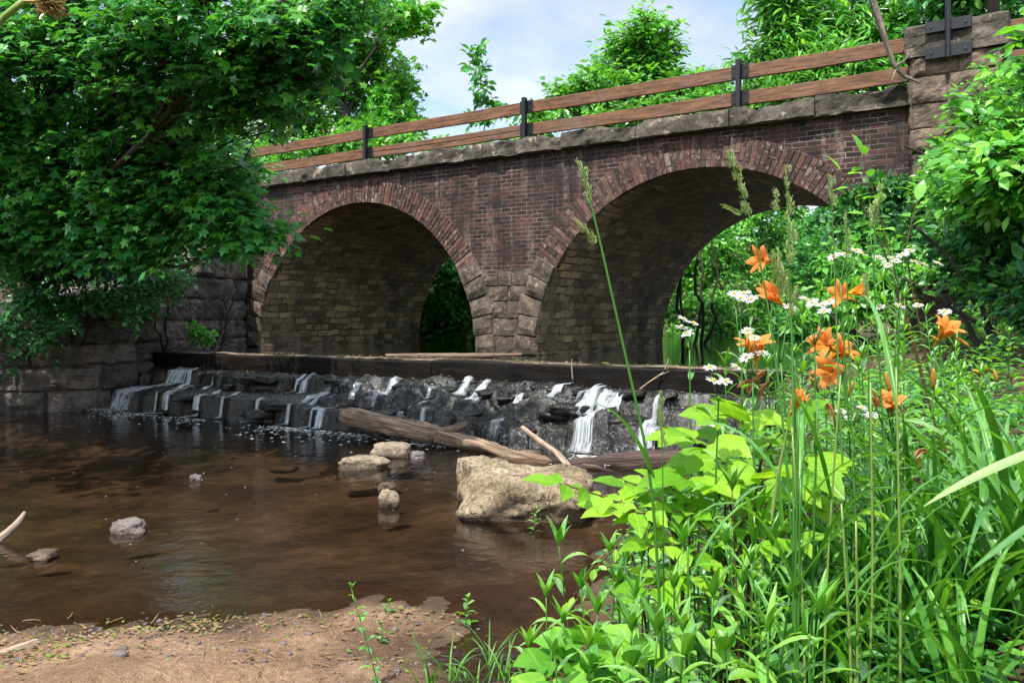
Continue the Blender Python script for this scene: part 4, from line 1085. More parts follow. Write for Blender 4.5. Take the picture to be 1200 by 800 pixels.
# seen through the arches
GA = 'bushes seen through the arches'
def arch_bush(label, px, Y, lobes, leaf='rhomb', mats=('spring_leaf', 'mid_leaf'), size=.2, **k):
    return btree('stream_bush', label, px, Y, lobes, leaf, size, mats, .045, cat='bush', group=GA, stems=4, spray_r=.55, dens=1.4, subs=16, **k)
arch_bush('sunny bush by the upstream water, framed by the left edge of the right arch', 830, 30, [(800, 370, 30), (835, 350, 36), (820, 310, 36), (795, 330, 30), (850, 385, 26), (805, 392, 22), (840, 280, 36), (800, 402, 18), (830, 404, 18), (862, 402, 18), (790, 300, 30)])
arch_bush('taller bright bush filling the crown of the right arch', 900, 32, [(880, 330, 42), (900, 280, 46), (860, 255, 40), (935, 265, 44), (915, 355, 36), (890, 380, 26), (880, 230, 44), (930, 225, 44), (890, 402, 20), (925, 400, 22), (870, 210, 36), (910, 200, 40), (840, 245, 34)])
arch_bush('shaded bush on the right bank behind the lilies, inside the right arch', 965, 27, [(960, 310, 46), (975, 360, 40), (930, 385, 30), (1000, 290, 50), (1010, 350, 50), (965, 260, 44), (950, 395, 26)], mats=('mid_leaf', 'maple_leaf'))
arch_bush('deep green bush filling the slot seen through the left arch', 535, 25, [(530, 330, 30), (520, 360, 30), (545, 365, 30), (505, 385, 24), (560, 385, 26), (535, 390, 20), (550, 310, 30), (510, 310, 34), (560, 340, 30), (520, 395, 22), (550, 398, 20)], mats=('maple_leaf', 'mid_leaf'))
for (px, Y, tone) in ((470, 44, 'mid_leaf'), (600, 50, 'maple_leaf'), (720, 46, 'mid_leaf'), (810, 52, 'spring_leaf'), (930, 50, 'mid_leaf'), (1060, 42, 'maple_leaf')):
    pass
far = [(790, 60, 'wood edge tree'),]
btree('broadleaf_tree', 'distant tree at the bend of the stream behind the right arch bushes', 850, 48, [(800, 330, 34), (840, 290, 40), (880, 330, 36), (920, 290, 40), (860, 240, 40), (960, 320, 40), (830, 370, 24), (900, 370, 26), (780, 290, 36), (760, 340, 36), (1000, 300, 40)], 'rhomb', .42, ('spring_leaf', 'mid_leaf'), .2, group=None, spray_r=1.0)
btree('broadleaf_tree', 'distant dark tree upstream behind the left arch slot', 540, 48, [(500, 330, 36), (540, 310, 40), (580, 340, 36), (530, 370, 30), (470, 350, 36), (560, 375, 24), (500, 375, 24)], 'rhomb', .42, ('maple_leaf', 'mid_leaf'), .2, group=None, spray_r=1.0)

# right hand bank: shrubs and the creeper against the bridge end
shrub('creeper', 'dark creeper climbing the brick below the stone pilaster', [LB(1000, 245, 11.2, 18), LB(1030, 232, 11.1, 20), LB(1060, 225, 11, 20), LB(1090, 240, 10.8, 22), LB(1030, 265, 10.9, 24), LB(1075, 265, 10.6, 26), LB(1045, 290, 10.4, 24), LB(1005, 275, 10.8, 18), LB(1100, 215, 10.6, 18, .7), LB(1085, 295, 10.2, 24)], by=at(1050, 330, 10.6), leaf='ovate', size=.12, mats=('dark_leaf', 'mid_leaf'), cat='creeper', flat=.25, spray_r=.24, subs=15, tr=.02)
GR = 'leafy shrubs on the right bank'
shrub('bank_shrub', 'arching shrub with pointed leaves reaching in from the right edge below the pilaster', [LB(1172, 195, 6.6, 36), LB(1220, 145, 6.2, 36), LB(1180, 210, 6.4, 45), LB(1130, 225, 7, 36), LB(1145, 180, 7.2, 18, .6), LB(1250, 60, 6, 26), LB(1245, 95, 6.4, 26, .7), LB(1240, 30, 6.2, 22, .7), LB(1200, 190, 6, 50)], by=gnd(1260, 7), leaf='ovate', size=.115, mats=('mid_leaf', 'spring_leaf'), group=GR, subs=14, spray_r=.34, flat=.7)
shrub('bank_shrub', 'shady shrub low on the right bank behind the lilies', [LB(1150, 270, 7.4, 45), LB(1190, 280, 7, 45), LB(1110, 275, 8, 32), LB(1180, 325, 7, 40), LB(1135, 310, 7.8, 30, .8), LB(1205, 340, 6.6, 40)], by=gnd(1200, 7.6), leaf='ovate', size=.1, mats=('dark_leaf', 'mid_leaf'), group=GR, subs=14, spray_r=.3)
shrub('bank_shrub', 'loose light shrub between the right arch foot and the lilies', [LB(1000, 310, 9.6, 26, .8), LB(1035, 320, 9.2, 26, .8), LB(985, 340, 9.6, 24, .8), LB(1065, 320, 9, 26, .8), LB(1015, 350, 9, 22, .7), LB(960, 365, 9.6, 22, .7)], by=gnd(1030, 9.2), leaf='ovate', size=.11, mats=('mid_leaf', 'spring_leaf'), group=GR, subs=10)

shrub('bank_shrub', 'airy leaning shrub spilling over the face of the stone pilaster', [LB(1150, 135, 9.6, 18, .7), LB(1135, 172, 9.6, 20, .8), LB(1172, 95, 9.6, 14, .6), LB(1120, 205, 9.7, 22, .8), LB(1165, 170, 9.4, 26), LB(1150, 215, 9.4, 26), LB(1185, 125, 9.4, 22), LB(1115, 185, 9.7, 16), LB(1140, 125, 9.7, 13, .7), LB(1105, 225, 9.9, 20)], by=gnd(1235, 9.2), leaf='ovate', size=.11, mats=('mid_leaf', 'spring_leaf'), group=GR, subs=9, spray_r=.3)
# ------------------------------------------------------------------ stones and driftwood
def rock(name, label, px, py, wpx, hpx, m, seed, z=0.0, cat='stone', group=None, depth=.8, ang=0, amp=.28, nu=40, nv=24, sc=1.3, sink=.4):
    p = onz(px, py, z); Y = p[1]; rx = wpx / F * Y / 2; h = hpx / F * Y; ry = rx * depth
    rz = h / (2 - 2 * sink) * 1.0
    mb = MB(); add_rock(mb, p + np.array([0, ry * .6, h - rz]), (rx * .92, ry, rz), seed, nu=nu, nv=nv, ang=ang, amp=amp, sc=sc)
    o = mb.build(name, M[m], smooth=True); tag(o, label, cat, group); return o
def rock_at(name, label, c, r, m, seed, cat='stone', group=None, ang=0, amp=.25, sc=1.5, nu=96, nv=56):
    mb = MB(); Pv = rockV(c, r, seed, nu=nu, nv=nv, ang=ang, amp=amp, sc=sc)
    Pv = Pv + (.012 * fbm(Pv, 9, 4, seed))[..., None] * unit(Pv - np.asarray(c))
    Pv = np.concatenate([Pv, Pv[:1]], 0); mb.grid(Pv)
    o = mb.build(name, M[m], smooth=True); tag(o, label, cat, group); return o
b0 = onz(618, 612, 0)
rock_at('boulder', 'large tan boulder in the pool in front of the dark log', b0 + [.03, .42, .05], (.52, .42, .30), 'boulder_stone', 31, 'boulder', ang=-.15, amp=.2)
b1 = onz(575, 600, 0)
rock_at('boulder', 'lower yellowish boulder wedged behind the left side of the large tan boulder', b1 + [-.06, .5, .1], (.25, .3, .27), 'boulder_stone', 45, 'boulder', ang=.3, amp=.2)
G = 'stones lying in the pool'
rock('stone', 'flat pale stone left of the boulder, below the log end', 422, 549, 62, 13, 'pale_stone', 12, group=G, ang=.4, depth=.6)
rock('stone', 'rounded pale stone behind the flat pale one, nearest the log', 460, 535, 50, 13, 'pale_stone', 17, group=G, depth=.7)
rock('stone', 'small grey stone at the right end of the pale pair under the log', 490, 537, 18, 8, 'grey_stone', 19, group=G)
rock('stone', 'small upright pale stone alone in the water between pair and boulder', 455, 594, 25, 17, 'pale_stone', 23, group=G, depth=.9)
rock('stone', 'tiny dark stone just behind the small upright pale stone', 452, 573, 20, 7, 'mud_stone', 27, group=G)
rock('stone', 'lumpy grey stone in the dark water on the left, leaves beside it', 146, 624, 42, 14, 'grey_stone', 29, group=G, depth=.7)
rock('stone', 'brown stone barely breaking the water near the leaning stick', 46, 655, 34, 9, 'mud_stone', 33, group=G)
rock('stone', 'very small grey stone far out in the pool below the falls', 229, 563, 16, 7, 'grey_stone', 35, group=G)
G2 = 'sunken stones under the water'
for i, (px, py, wq, lab) in enumerate(((70, 672, 60, 'broad dark stone under water at the left edge'), (330, 552, 36, 'sunken dark slab under water below the log end'))):
    rock('sunken_stone', lab, px, py, wq, 4, 'mud_stone', 60 + i, z=-.19, group=G2, depth=.8)

def log(name, label, pts, rad, m, cat='log', sides=20, rough=.2, group=None, stubs=(), n=70):
    mb = MB(); P = np.array([at(*q) for q in pts]); t = np.linspace(0, len(P) - 1, n)
    Q = np.stack([np.interp(t, np.arange(len(P)), P[:, k]) for k in range(3)], -1)
    for _ in range(6): Q[1:-1] = (Q[:-2] + 2 * Q[1:-1] + Q[2:]) / 4
    r = np.interp(t, np.arange(len(P)), rad)
    r = r * (1 + .1 * vnoise(Q, 3, 3))
    mb.tube(Q, r, sides, rough=rough)
    for sp, sr in stubs:
        S = np.array([at(*q) for q in sp]); ts = np.linspace(0, len(S) - 1, 12); S = np.stack([np.interp(ts, np.arange(len(S)), S[:, k]) for k in range(3)], -1)
        mb.tube(S, np.linspace(sr[0], sr[1], 12), 10, rough=rough)
    o = mb.build(name, M[m], smooth=True); tag(o, label, cat, group); return o
GD = 'driftwood below the weir'
log('driftwood_log', 'long weathered tan log with a broken stub lying along the foot of the weir', [(400, 486, 11.3), (412, 489, 11.2), (470, 500, 10.7), (530, 513, 10.2), (600, 532, 9.6), (660, 545, 9.2), (705, 552, 8.9)], [.05, .105, .125, .11, .085, .07, .05], 'drift_bark', rough=.5, group=GD, stubs=[([(505, 510, 10.3), (530, 503, 10.2), (548, 496, 10.15)], (.075, .03)), ([(412, 489, 11.2), (404, 482, 11.25), (397, 479, 11.3)], (.05, .008)), ([(440, 494, 10.95), (432, 486, 10.95), (420, 481, 11.0)], (.04, .006)), ([(600, 531, 9.6), (618, 528, 9.5), (636, 531, 9.4)], (.03, .008)), ([(560, 520, 9.9), (575, 527, 9.75), (592, 538, 9.6)], (.04, .01)), ([(480, 497, 10.6), (498, 498, 10.5), (512, 503, 10.45)], (.03, .006))])
log('driftwood_log', 'dark barked log behind the boulder, running right into the leaves', [(640, 549, 9.2), (690, 545, 9.1), (740, 541, 9.0), (800, 538, 8.9), (850, 538, 8.8)], [.07, .1, .105, .1, .09], 'dark_log', rough=.22, group=GD)
log('branch', 'bent pale tipped branch leaning on the weir between log and boulder', [(612, 501, 9.6), (630, 515, 9.4), (652, 530, 9.1), (668, 548, 8.8)], [.03, .036, .034, .03], 'stick_wood', 'branch', 8, .15)
log('branch', 'thin curved dark branch along the front of the dark log', [(665, 547, 8.75), (700, 548, 8.7), (730, 556, 8.6)], [.025, .022, .012], 'dark_log', 'branch', 7, .15)
log('floating_branch', 'thin floating branch caught in the still water before the brick pier', [(452, 416.5, 14.2), (500, 417, 14.1), (560, 416.5, 14.0), (612, 415, 13.9)], [.03, .05, .045, .02], 'drift_bark', 'branch', 8, .2)
log('branch', 'sun bleached stick leaning out of the dark water at the left edge', [(-14, 645, 5.9), (6, 627, 5.95), (20, 614, 6.0), (29, 600, 6.1)], [.032, .03, .026, .012], 'stick_wood', 'branch', 8, .2)
log('driftwood_log', 'short weathered log end on the sand in the bottom left corner', [(-40, 783, 3.8), (0, 773, 3.85), (28, 763, 3.92), (42, 756, 3.98)], [.05, .05, .045, .04], 'stick_wood', rough=.25)
log('branch', 'dark bark strip lying on leaves behind the short log end', [(-10, 768, 4.05), (18, 756, 4.1), (34, 749, 4.15)], [.02, .028, .01], 'bark', 'branch', 8, .2)
log('branch', 'dead pale limb hanging across the railing beside the end pilaster', [(1012, -30, 10.4), (1024, 5, 10.45), (1037, 45, 10.5), (1048, 78, 10.55), (1060, 90, 10.6), (1078, 97, 10.6)], [.045, .042, .036, .03, .024, .012], 'pale_bark', 'branch', 8, .15, stubs=[([(1048, 78, 10.55), (1058, 73, 10.5), (1068, 62, 10.5)], (.02, .006)), ([(1050, 82, 10.55), (1046, 92, 10.5), (1044, 96, 10.5)], (.012, .004))])
log('branch', 'bare twig hooked over the crest at the right end of the weir', [(742, 462, 10.3), (760, 448, 10.4), (778, 436, 10.5), (784, 420, 10.5)], [.012, .012, .01, .005], 'stick_wood', 'twig', 5, .1, stubs=[([(778, 436, 10.5), (786, 428, 10.5)], (.007, .003)), ([(772, 440, 10.45), (787, 434, 10.45)], (.007, .003))])
log('branch', 'short twig standing on the crest beam above the bent branch', [(671, 444, 11.0), (670, 430, 11.0), (670, 420, 11.0)], [.008, .008, .004], 'stick_wood', 'twig', 5, .1)
# two iron rods with round ends sticking out of the ledge
for lab, a, b in (('rusty rod with a round knob end on the ledge above the log', (473, 477, 10.75), (512, 464, 11.0)), ('round iron knob on the ledge left of the rusty rod', (411, 472, 11.5), (432, 461, 11.7))):
    mb = MB(); A_, B_ = at(*a), at(*b); mb.tube(curve(A_, B_, 6, .1), .012, 6); kb = MB(); kb.grid(np.concatenate([rockV(A_, (.055, .035, .055), 5, nu=16, nv=10, amp=.03)] + [rockV(A_, (.055, .035, .055), 5, nu=16, nv=10, amp=.03)[:1]], 0))
    o = mb.build('iron_rod', M['rust_iron']); tag(o, lab, 'rod'); kb.build('knob', M['rust_iron'], o, smooth=True)

# leaf litter, gravel
mb = MB(); PO, DI, NO, SZ = [], [], [], []
for i in range(900):
    r = RNG.random()
    if r < .55: px = RNG.uniform(-20, 260); py = 762 - (px / 260) * 42 + RNG.normal(0, 9) + (RNG.exponential(14) if px < 80 else 0)
    elif r < .8: px = RNG.uniform(180, 560); py = 716 + RNG.exponential(10) - (px - 180) * .02
    else: px = RNG.uniform(0, 480); py = RNG.uniform(720, 800)
    X_, Y_ = onz(px, py, .05)[:2]; z = float(height(np.array(X_), np.array(Y_)))
    if z < -.05: z = 0
    PO.append([X_, Y_, max(z, 0) + .008]); a = RNG.uniform(0, 6.28); DI.append([math.cos(a), math.sin(a), RNG.normal(0, .15)]); NO.append([RNG.normal(0, .25), RNG.normal(0, .25), 1]); SZ.append(RNG.uniform(.012, .04))
for i in range(520):   # crest debris
    s = RNG.uniform(0, 11); PO.append(W(s, RNG.uniform(-.16, .08), .975 if s > 2.4 else .955)); a = RNG.uniform(0, 6.28); DI.append([math.cos(a), math.sin(a), .1]); NO.append([RNG.normal(0, .3), RNG.normal(0, .3), 1]); SZ.append(RNG.uniform(.02, .06))
for i in range(380):   # bits stuck on the wet ledges
    s, q = RNG.uniform(2, 11), RNG.uniform(.05, 1.2); PO.append(W(s, q, float(apron_z(s, q)) + .012)); a = RNG.uniform(0, 6.28); DI.append([math.cos(a), math.sin(a), .1]); NO.append([RNG.normal(0, .3), RNG.normal(0, .3) - .4, 1]); SZ.append(RNG.uniform(.02, .05))
for i in range(70):   # broken twiglets among the litter
    px, py = RNG.uniform(-20, 520), RNG.uniform(712, 800); X_, Y_ = onz(px, py, .05)[:2]; z = float(height(np.array(X_), np.array(Y_)))
    if z < -.02: continue
    a = RNG.uniform(0, 6.28); L = RNG.uniform(.03, .14); d_ = np.array([math.cos(a), math.sin(a), .1]); mb.tube(curve(np.array([X_, Y_, z + .006]), np.array([X_, Y_, z + .008]) + d_ * L, 5, .2), [.0035, .003, .003, .0025, .0015], 5, 1)
leaf_mat('litter_leaf', (.05, .03, .015), (.22, .2, .05), (.10, .22, .03), .2)
plain_mat('litter_brown', (.22, .14, .08), .8, .2)
PO, DI, NO, SZ = map(np.array, (PO, DI, NO, SZ)); k = RNG.random(len(PO)) < .5
put_leaves(mb, 'ovate', PO[k], DI[k], NO[k], SZ[k], 0); put_leaves(mb, 'ovate', PO[~k], DI[~k], NO[~k], SZ[~k], 1)
o = mb.build('leaf_litter', [M['litter_leaf'], M['litter_brown']]); tag(o, 'fallen leaves scattered on sand, crest and ledges', 'leaf litter', kind='stuff')
mb = MB()
for i in range(700):
    px, py = RNG.uniform(-20, 640), RNG.uniform(705, 800); X_, Y_ = onz(px, py, .05)[:2]; z = float(height(np.array(X_), np.array(Y_)))
    if z < -.02: continue
    r = RNG.exponential(.0028) + .002; add_rock(mb, (X_, Y_, z + r * .2), (r * 1.2, r, r * .7), i, nu=7, nv=5, ang=RNG.uniform(0, 3))
o = mb.build('gravel', M['grey_stone'], smooth=True); tag(o, 'small pebbles strewn over the sand bar', 'gravel', kind='stuff')
# ------------------------------------------------------------------ foreground plants
def ribbon(mb, base, d, L, wd, droop=.5, n=7, fold=.25, twist=0.0, mi=0, prof=None, kink=None, up=None):
    """one strap leaf: starts along d, bends over under its own weight"""
    base = np.asarray(base, float); d = unit(np.asarray(d, float))
    h = np.array([d[0], d[1], 0]); h = unit(h) if np.linalg.norm(h) > 1e-3 else np.array([1., 0, 0])
    pts = [base]; cur = d.copy(); st = L / (n - 1)
    for i in range(n - 1):
        f = (i + 1) / (n - 1); cur = unit(cur + np.array([0, 0, -1.]) * droop * f * 1.6 / (n - 1) * 2 + h * droop * .25 / (n - 1))
        if kink is not None and abs(f - kink) < .5 / (n - 1): cur = unit(cur + np.array([h[0] * .6, h[1] * .6, -1.6]))
        pts.append(pts[-1] + cur * st)
    pts = np.array(pts); T = unit(np.gradient(pts, axis=0))
    side = np.cross(T, [0, 0, 1.]) if up is None else np.cross(T, up); bad = np.linalg.norm(side, axis=1) < .05
    side[bad] = np.cross(h, [0, 0, 1.]); side = unit(side)
    for i in range(1, n):
        if side[i] @ side[i - 1] < 0: side[i] = -side[i]
    nr = np.cross(side, T)
    f = np.linspace(0, 1, n); tw = twist * f
    side, nr = side * np.cos(tw)[:, None] + nr * np.sin(tw)[:, None], nr * np.cos(tw)[:, None] - side * np.sin(tw)[:, None]
    w = wd * .5 * (np.minimum(1, .45 + f * 3) * (1 - f ** 3) ** .8 if prof is None else prof(f))
    w = np.maximum(w, .0006)
    V = np.stack([pts - side * w[:, None] + nr * (w * fold)[:, None], pts - nr * (w * .15)[:, None], pts + side * w[:, None] + nr * (w * fold)[:, None]], 1)
    uv = np.stack([np.broadcast_to(np.array([0, .5, 1])[None], (n, 3)), np.broadcast_to(f[:, None], (n, 3))], -1)
    mb.grid(V, mi, uv)
    return pts
lance_prof = lambda f: np.sin(np.clip(f * 1.02, 0, 1) ** .75 * math.pi) ** .9 + .03
oval_prof = lambda f: np.sin(np.clip(f, 0, 1) ** .7 * math.pi) ** .75 + .02

def petal_mat():
    m, nt, out = mat('lily_petal'); N = NT(nt); uv = N.uv(); sep = N.n('SeparateXYZ'); N.link(uv, sep.inputs[0])
    c = N.ramp(sep.outputs['Y'], [(0, (.8, .6, .06)), (.32, (.9, .5, .06)), (.55, (.85, .27, .05)), (1, (.88, .33, .11))])
    st = N.math('ABSOLUTE', N.math('SUBTRACT', sep.outputs['X'], .5))
    c = N.mix(N.ramp(st, [(0.02, .55), (.14, 0.)]), c, (.85, .42, .12))
    c = N.mix(N.ramp(N.noise(N.mapping(uv, (14, 1, 1)), 2, 3, .6), [(.4, 0.), (.7, .35)]), c, (.7, .16, .03))
    d = N.n('BsdfDiffuse'); t = N.n('BsdfTranslucent'); N.link(c, d.inputs[0]); N.link(c, t.inputs[0])
    mx = N.n('MixShader'); mx.inputs[0].default_value = .4; N.link(d.outputs[0], mx.inputs[1]); N.link(t.outputs[0], mx.inputs[2]); N.link(mx.outputs[0], out.inputs['Surface'])
    M['petal'] = m
petal_mat()
leaf_mat('lily_bud', (.5, .33, .05), (.55, .3, .05), (.5, .14, .04), .3, (1, 1, 1))
leaf_mat('wilted', (.4, .12, .05), (.45, .17, .06), (.5, .24, .08), .3, (1, 1, 1))
leaf_mat('stem_green', (.03, .13, .02), (.05, .17, .025), (.07, .2, .03), .15, big=.3)
leaf_mat('stem_pale', (.16, .26, .05), (.2, .3, .07), (.26, .34, .09), .2, big=.3)
leaf_mat('stem_brown', (.07, .04, .025), (.1, .06, .03), (.13, .08, .04), .1, big=.3)
leaf_mat('seed_head', (.25, .36, .11), (.34, .44, .16), (.44, .5, .22), .35, (1.1, 1.1, .8), big=.3)
leaf_mat('daisy_white', (.75, .75, .72), (.8, .8, .78), (.82, .82, .8), .3, (1, 1, 1), big=.15)
leaf_mat('daisy_yellow', (.6, .42, .03), (.62, .42, .03), (.65, .45, .04), .2, (1, 1, 1))
leaf_mat('dry_leaf', (.3, .22, .09), (.38, .3, .12), (.3, .17, .07), .3, (1, 1, 1))

def stalk(mb, pts, r0, r1, n=14, mi=0, sides=6):
    P = np.array(pts, float); t = np.linspace(0, len(P) - 1, n); Q = np.stack([np.interp(t, np.arange(len(P)), P[:, k]) for k in range(3)], -1)
    for _ in range(4): Q[1:-1] = (Q[:-2] + 2 * Q[1:-1] + Q[2:]) / 4
    mb.tube(Q, np.linspace(r0, r1, n), sides, mi); return Q

# --- daylilies -------------------------------------------------------------
def lily_flower(c, face, size, open_=1.0):
    """six recurving tepals, throat at c, opening towards face"""
    mb = MB(); st = MB(); face = unit(np.asarray(face, float)); a = unit(np.cross(face, [0.1, .2, 1.])); b = np.cross(face, a)
    ph = RNG.uniform(0, 1)
    for k in range(6):
        an = ph + k * math.pi / 3 + RNG.normal(0, .1); rad = a * math.cos(an) + b * math.sin(an); sd = -a * math.sin(an) + b * math.cos(an)
        wd = size * (.2 if k % 2 else .135) * RNG.uniform(.85, 1.15); n = 11; f = np.linspace(0, 1, n)
        o_ = open_ * RNG.uniform(.85, 1.15)
        ang = .16 + o_ * (1.25 * f ** 1.5 + .75 * f ** 4)     # leans out, then curls back
        step = size / (n - 1); P = [c]
        for i in range(n - 1): P.append(P[-1] + step * (face * math.cos(ang[i]) + rad * math.sin(ang[i])))
        P = np.array(P); T = unit(np.gradient(P, axis=0)); nr = np.cross(sd, T)
        w = wd * (np.sin(np.clip(.1 + f * .88, 0, 1) ** 1.15 * math.pi) ** .75)
        rip = .007 * np.sin(f * 11 + k * 2)
        V = np.stack([P - sd * w[:, None] + nr * (w * .3 + rip * size * 4)[:, None], P - sd * (w * .5)[:, None], P - nr * (w * .12)[:, None], P + sd * (w * .5)[:, None], P + sd * w[:, None] + nr * (w * .3 - rip * size * 4)[:, None]], 1)
        uv = np.stack([np.broadcast_to(np.array([0, .25, .5, .75, 1])[None], (n, 5)), np.broadcast_to(f[:, None], (n, 5))], -1)
        mb.grid(V, 0, uv)
        q = c + face * size * .75 + rad * size * .16 + np.array([0, 0, -.1 * size])
        if open_ > .6: st.tube(curve(c, q, 5, .15), .0012, 4)
    return mb, st
def bud(mb, c, d, L, r, mi=0):
    c = np.asarray(c, float); d = unit(np.asarray(d, float)); f = np.linspace(0, 1, 8); P = c + d * (f * L)[:, None] + np.array([0, 0, -.12 * L]) * (f ** 2)[:, None]
    mb.tube(P, r * (np.sin(np.clip(.12 + f * .84, 0, 1) * math.pi) ** .75), 7, mi)
GL = 'orange daylilies on the bank'
def lily(label, fl, base, blades=14, bl=.62):
    """fl: list of (px, py, Y, kind, face, size)"""
    base = np.asarray(base, float); root = empty('daylily', base); tag(root, label, 'daylily', GL)
    bm, sm = MB(), MB()
    for k in range(blades):
        a = RNG.uniform(0, 6.28); d = np.array([math.cos(a) * .38, math.sin(a) * .38, 1.0]); ribbon(bm, base + RNG.normal(0, .03, 3) * [1, 1, 0], d, bl * RNG.uniform(.7, 1.3), RNG.uniform(.016, .026), RNG.uniform(.45, 1.1), 10, .45, RNG.normal(0, .5))
    main = at(fl[0][0], fl[0][1], fl[0][2])
    joint = None
    for i, (px, py, Y, kind, face, size) in enumerate(fl):
        size = size * .86
        c = at(px, py, Y); face = unit(np.array(face, float) * [1, .75, 1] + RNG.normal(0, .08, 3)); thr = c - face * size * (.5 if kind != 'bud' else .5)
        if joint is None:
            joint = base * .12 + thr * .88 + np.array([RNG.normal(0, .01), 0, -.03])
            stalk(sm, [base, base * .55 + joint * .45 + RNG.normal(0, .02, 3), joint], .0042, .0028)
        j2 = thr - face * size * .42
        stalk(sm, [joint, (joint + j2) / 2 + [0, 0, -.012], j2], .0026, .0022, 8)
        if kind == 'bud':
            q = MB(); bud(q, j2, face, size, size * .12); q.build('bud', M['lily_bud'], root, smooth=True)
        elif kind == 'wilt':
            q = MB()
            for k in range(5): ribbon(q, j2 + RNG.normal(0, .003, 3), face + RNG.normal(0, .22, 3), size * RNG.uniform(.7, 1.1), size * .13, .7, 7, .8, RNG.normal(0, 1.2))
            q.build('wilted_flower', M['wilted'], root)
        else:
            tq = MB(); f = np.linspace(0, 1, 7); P = j2 + (thr - j2) * f[:, None]; tq.tube(P, size * (.03 + .035 * f), 7)
            tb_ = tq.build('flower_tube', M['lily_bud'], root, smooth=True)
            a_, s_ = lily_flower(thr, face, size, 1.0 if kind == 'open' else .35)
            fo = a_.build('flower', M['petal'], root, smooth=True)
            if s_.n: s_.build('stamens', M['lily_bud'], fo)
    bm.build('leaves', M['blade_leaf'], root, smooth=True); sm.build('stem', M['stem_green'], root, smooth=True)
def gb(px, py, Y):
    p = at(px, py, Y); return np.array([p[0], p[1], float(height(np.array(p[0]), np.array(p[1])))])
L_, Rr, Up = (-1, -.35, .1), (1, -.3, .15), (0, -.5, 1)
lily('highest daylily, its lone open flower facing left before the right arch', [(892, 304, 2.5, 'open', (-.75, -.5, .15), .10)], gb(930, 700, 2.5))
lily('daylily with a half closed red orange flower under the highest one', [(905, 345, 2.4, 'half', (-.55, -.45, .55), .105), (890, 330, 2.42, 'bud', (-.4, -.2, .8), .05)], gb(935, 720, 2.4))
lily('daylily with curled back petals on a long yellow tube and white fleabane in front', [(884, 404, 2.2, 'open', (-.15, -.45, .85), .11), (866, 452, 2.2, 'wilt', (-.8, -.2, -.1), .08), (888, 462, 2.22, 'wilt', (-.6, -.3, -.55), .07)], gb(930, 760, 2.2))
lily('daylily with a spidery flower behind a dark grass head, right of the half closed one', [(985, 345, 2.7, 'open', (-.6, -.6, .2), .105), (1010, 340, 2.72, 'open', (.7, -.5, .2), .09)], gb(1010, 720, 2.7))
lily('daylily carrying a tight group of open flowers in the middle of the lilies', [(965, 402, 2.4, 'open', (-.65, -.45, .35), .105), (988, 408, 2.45, 'open', (.5, -.5, .45), .105), (972, 434, 2.36, 'open', (-.55, -.6, .1), .11), (1000, 445, 2.45, 'bud', (.3, -.2, .7), .07), (950, 440, 2.4, 'bud', (-.5, -.2, .8), .07)], gb(1000, 760, 2.4), 18)
lily('rightmost open daylily, alone over the leafy slope', [(1110, 384, 2.6, 'open', (.25, -.6, .5), .105), (1092, 392, 2.62, 'bud', (-.6, -.2, .5), .05), (1135, 403, 2.6, 'bud', (.9, -.2, -.3), .06)], gb(1160, 760, 2.5), 18)
lily('low daylily with one pale open flower and a red shut bud', [(1043, 470, 2.3, 'open', (-.2, -.6, .6), .09), (1025, 452, 2.28, 'wilt', (-.1, -.3, 1), .08), (1062, 478, 2.3, 'wilt', (.8, -.3, -.2), .07), (1038, 435, 2.32, 'bud', (-.3, -.2, 1), .075)], gb(1080, 790, 2.25), 20)
lily('daylily holding a single fat yellow bud under the rightmost flower', [(1094, 430, 2.4, 'bud', (-.1, -.2, 1), .085)], gb(1110, 800, 2.35), 16)
lily('daylily with spent drooping flowers low at the left of the group', [(872, 440, 2.3, 'wilt', (-.9, -.3, -.2), .09), (935, 470, 2.3, 'half', (.2, -.5, .6), .08), (985, 488, 2.25, 'wilt', (.6, -.3, -.5), .08)], gb(960, 790, 2.2), 16)
lily('daylily with two slim yellow buds near the bottom of the lilies', [(1075, 528, 2.0, 'bud', (-.3, -.3, 1), .06), (1068, 522, 2.0, 'wilt', (-.8, -.2, .2), .06)], gb(1090, 800, 2.0), 16)
lily('daylily showing only slender buds against the bare soil on the right', [(1150, 425, 2.8, 'bud', (-.5, -.2, .5), .06), (1165, 432, 2.8, 'bud', (-.3, -.2, .8), .06), (1140, 432, 2.8, 'bud', (-.8, -.2, .3), .06)], gb(1180, 780, 2.7), 16)

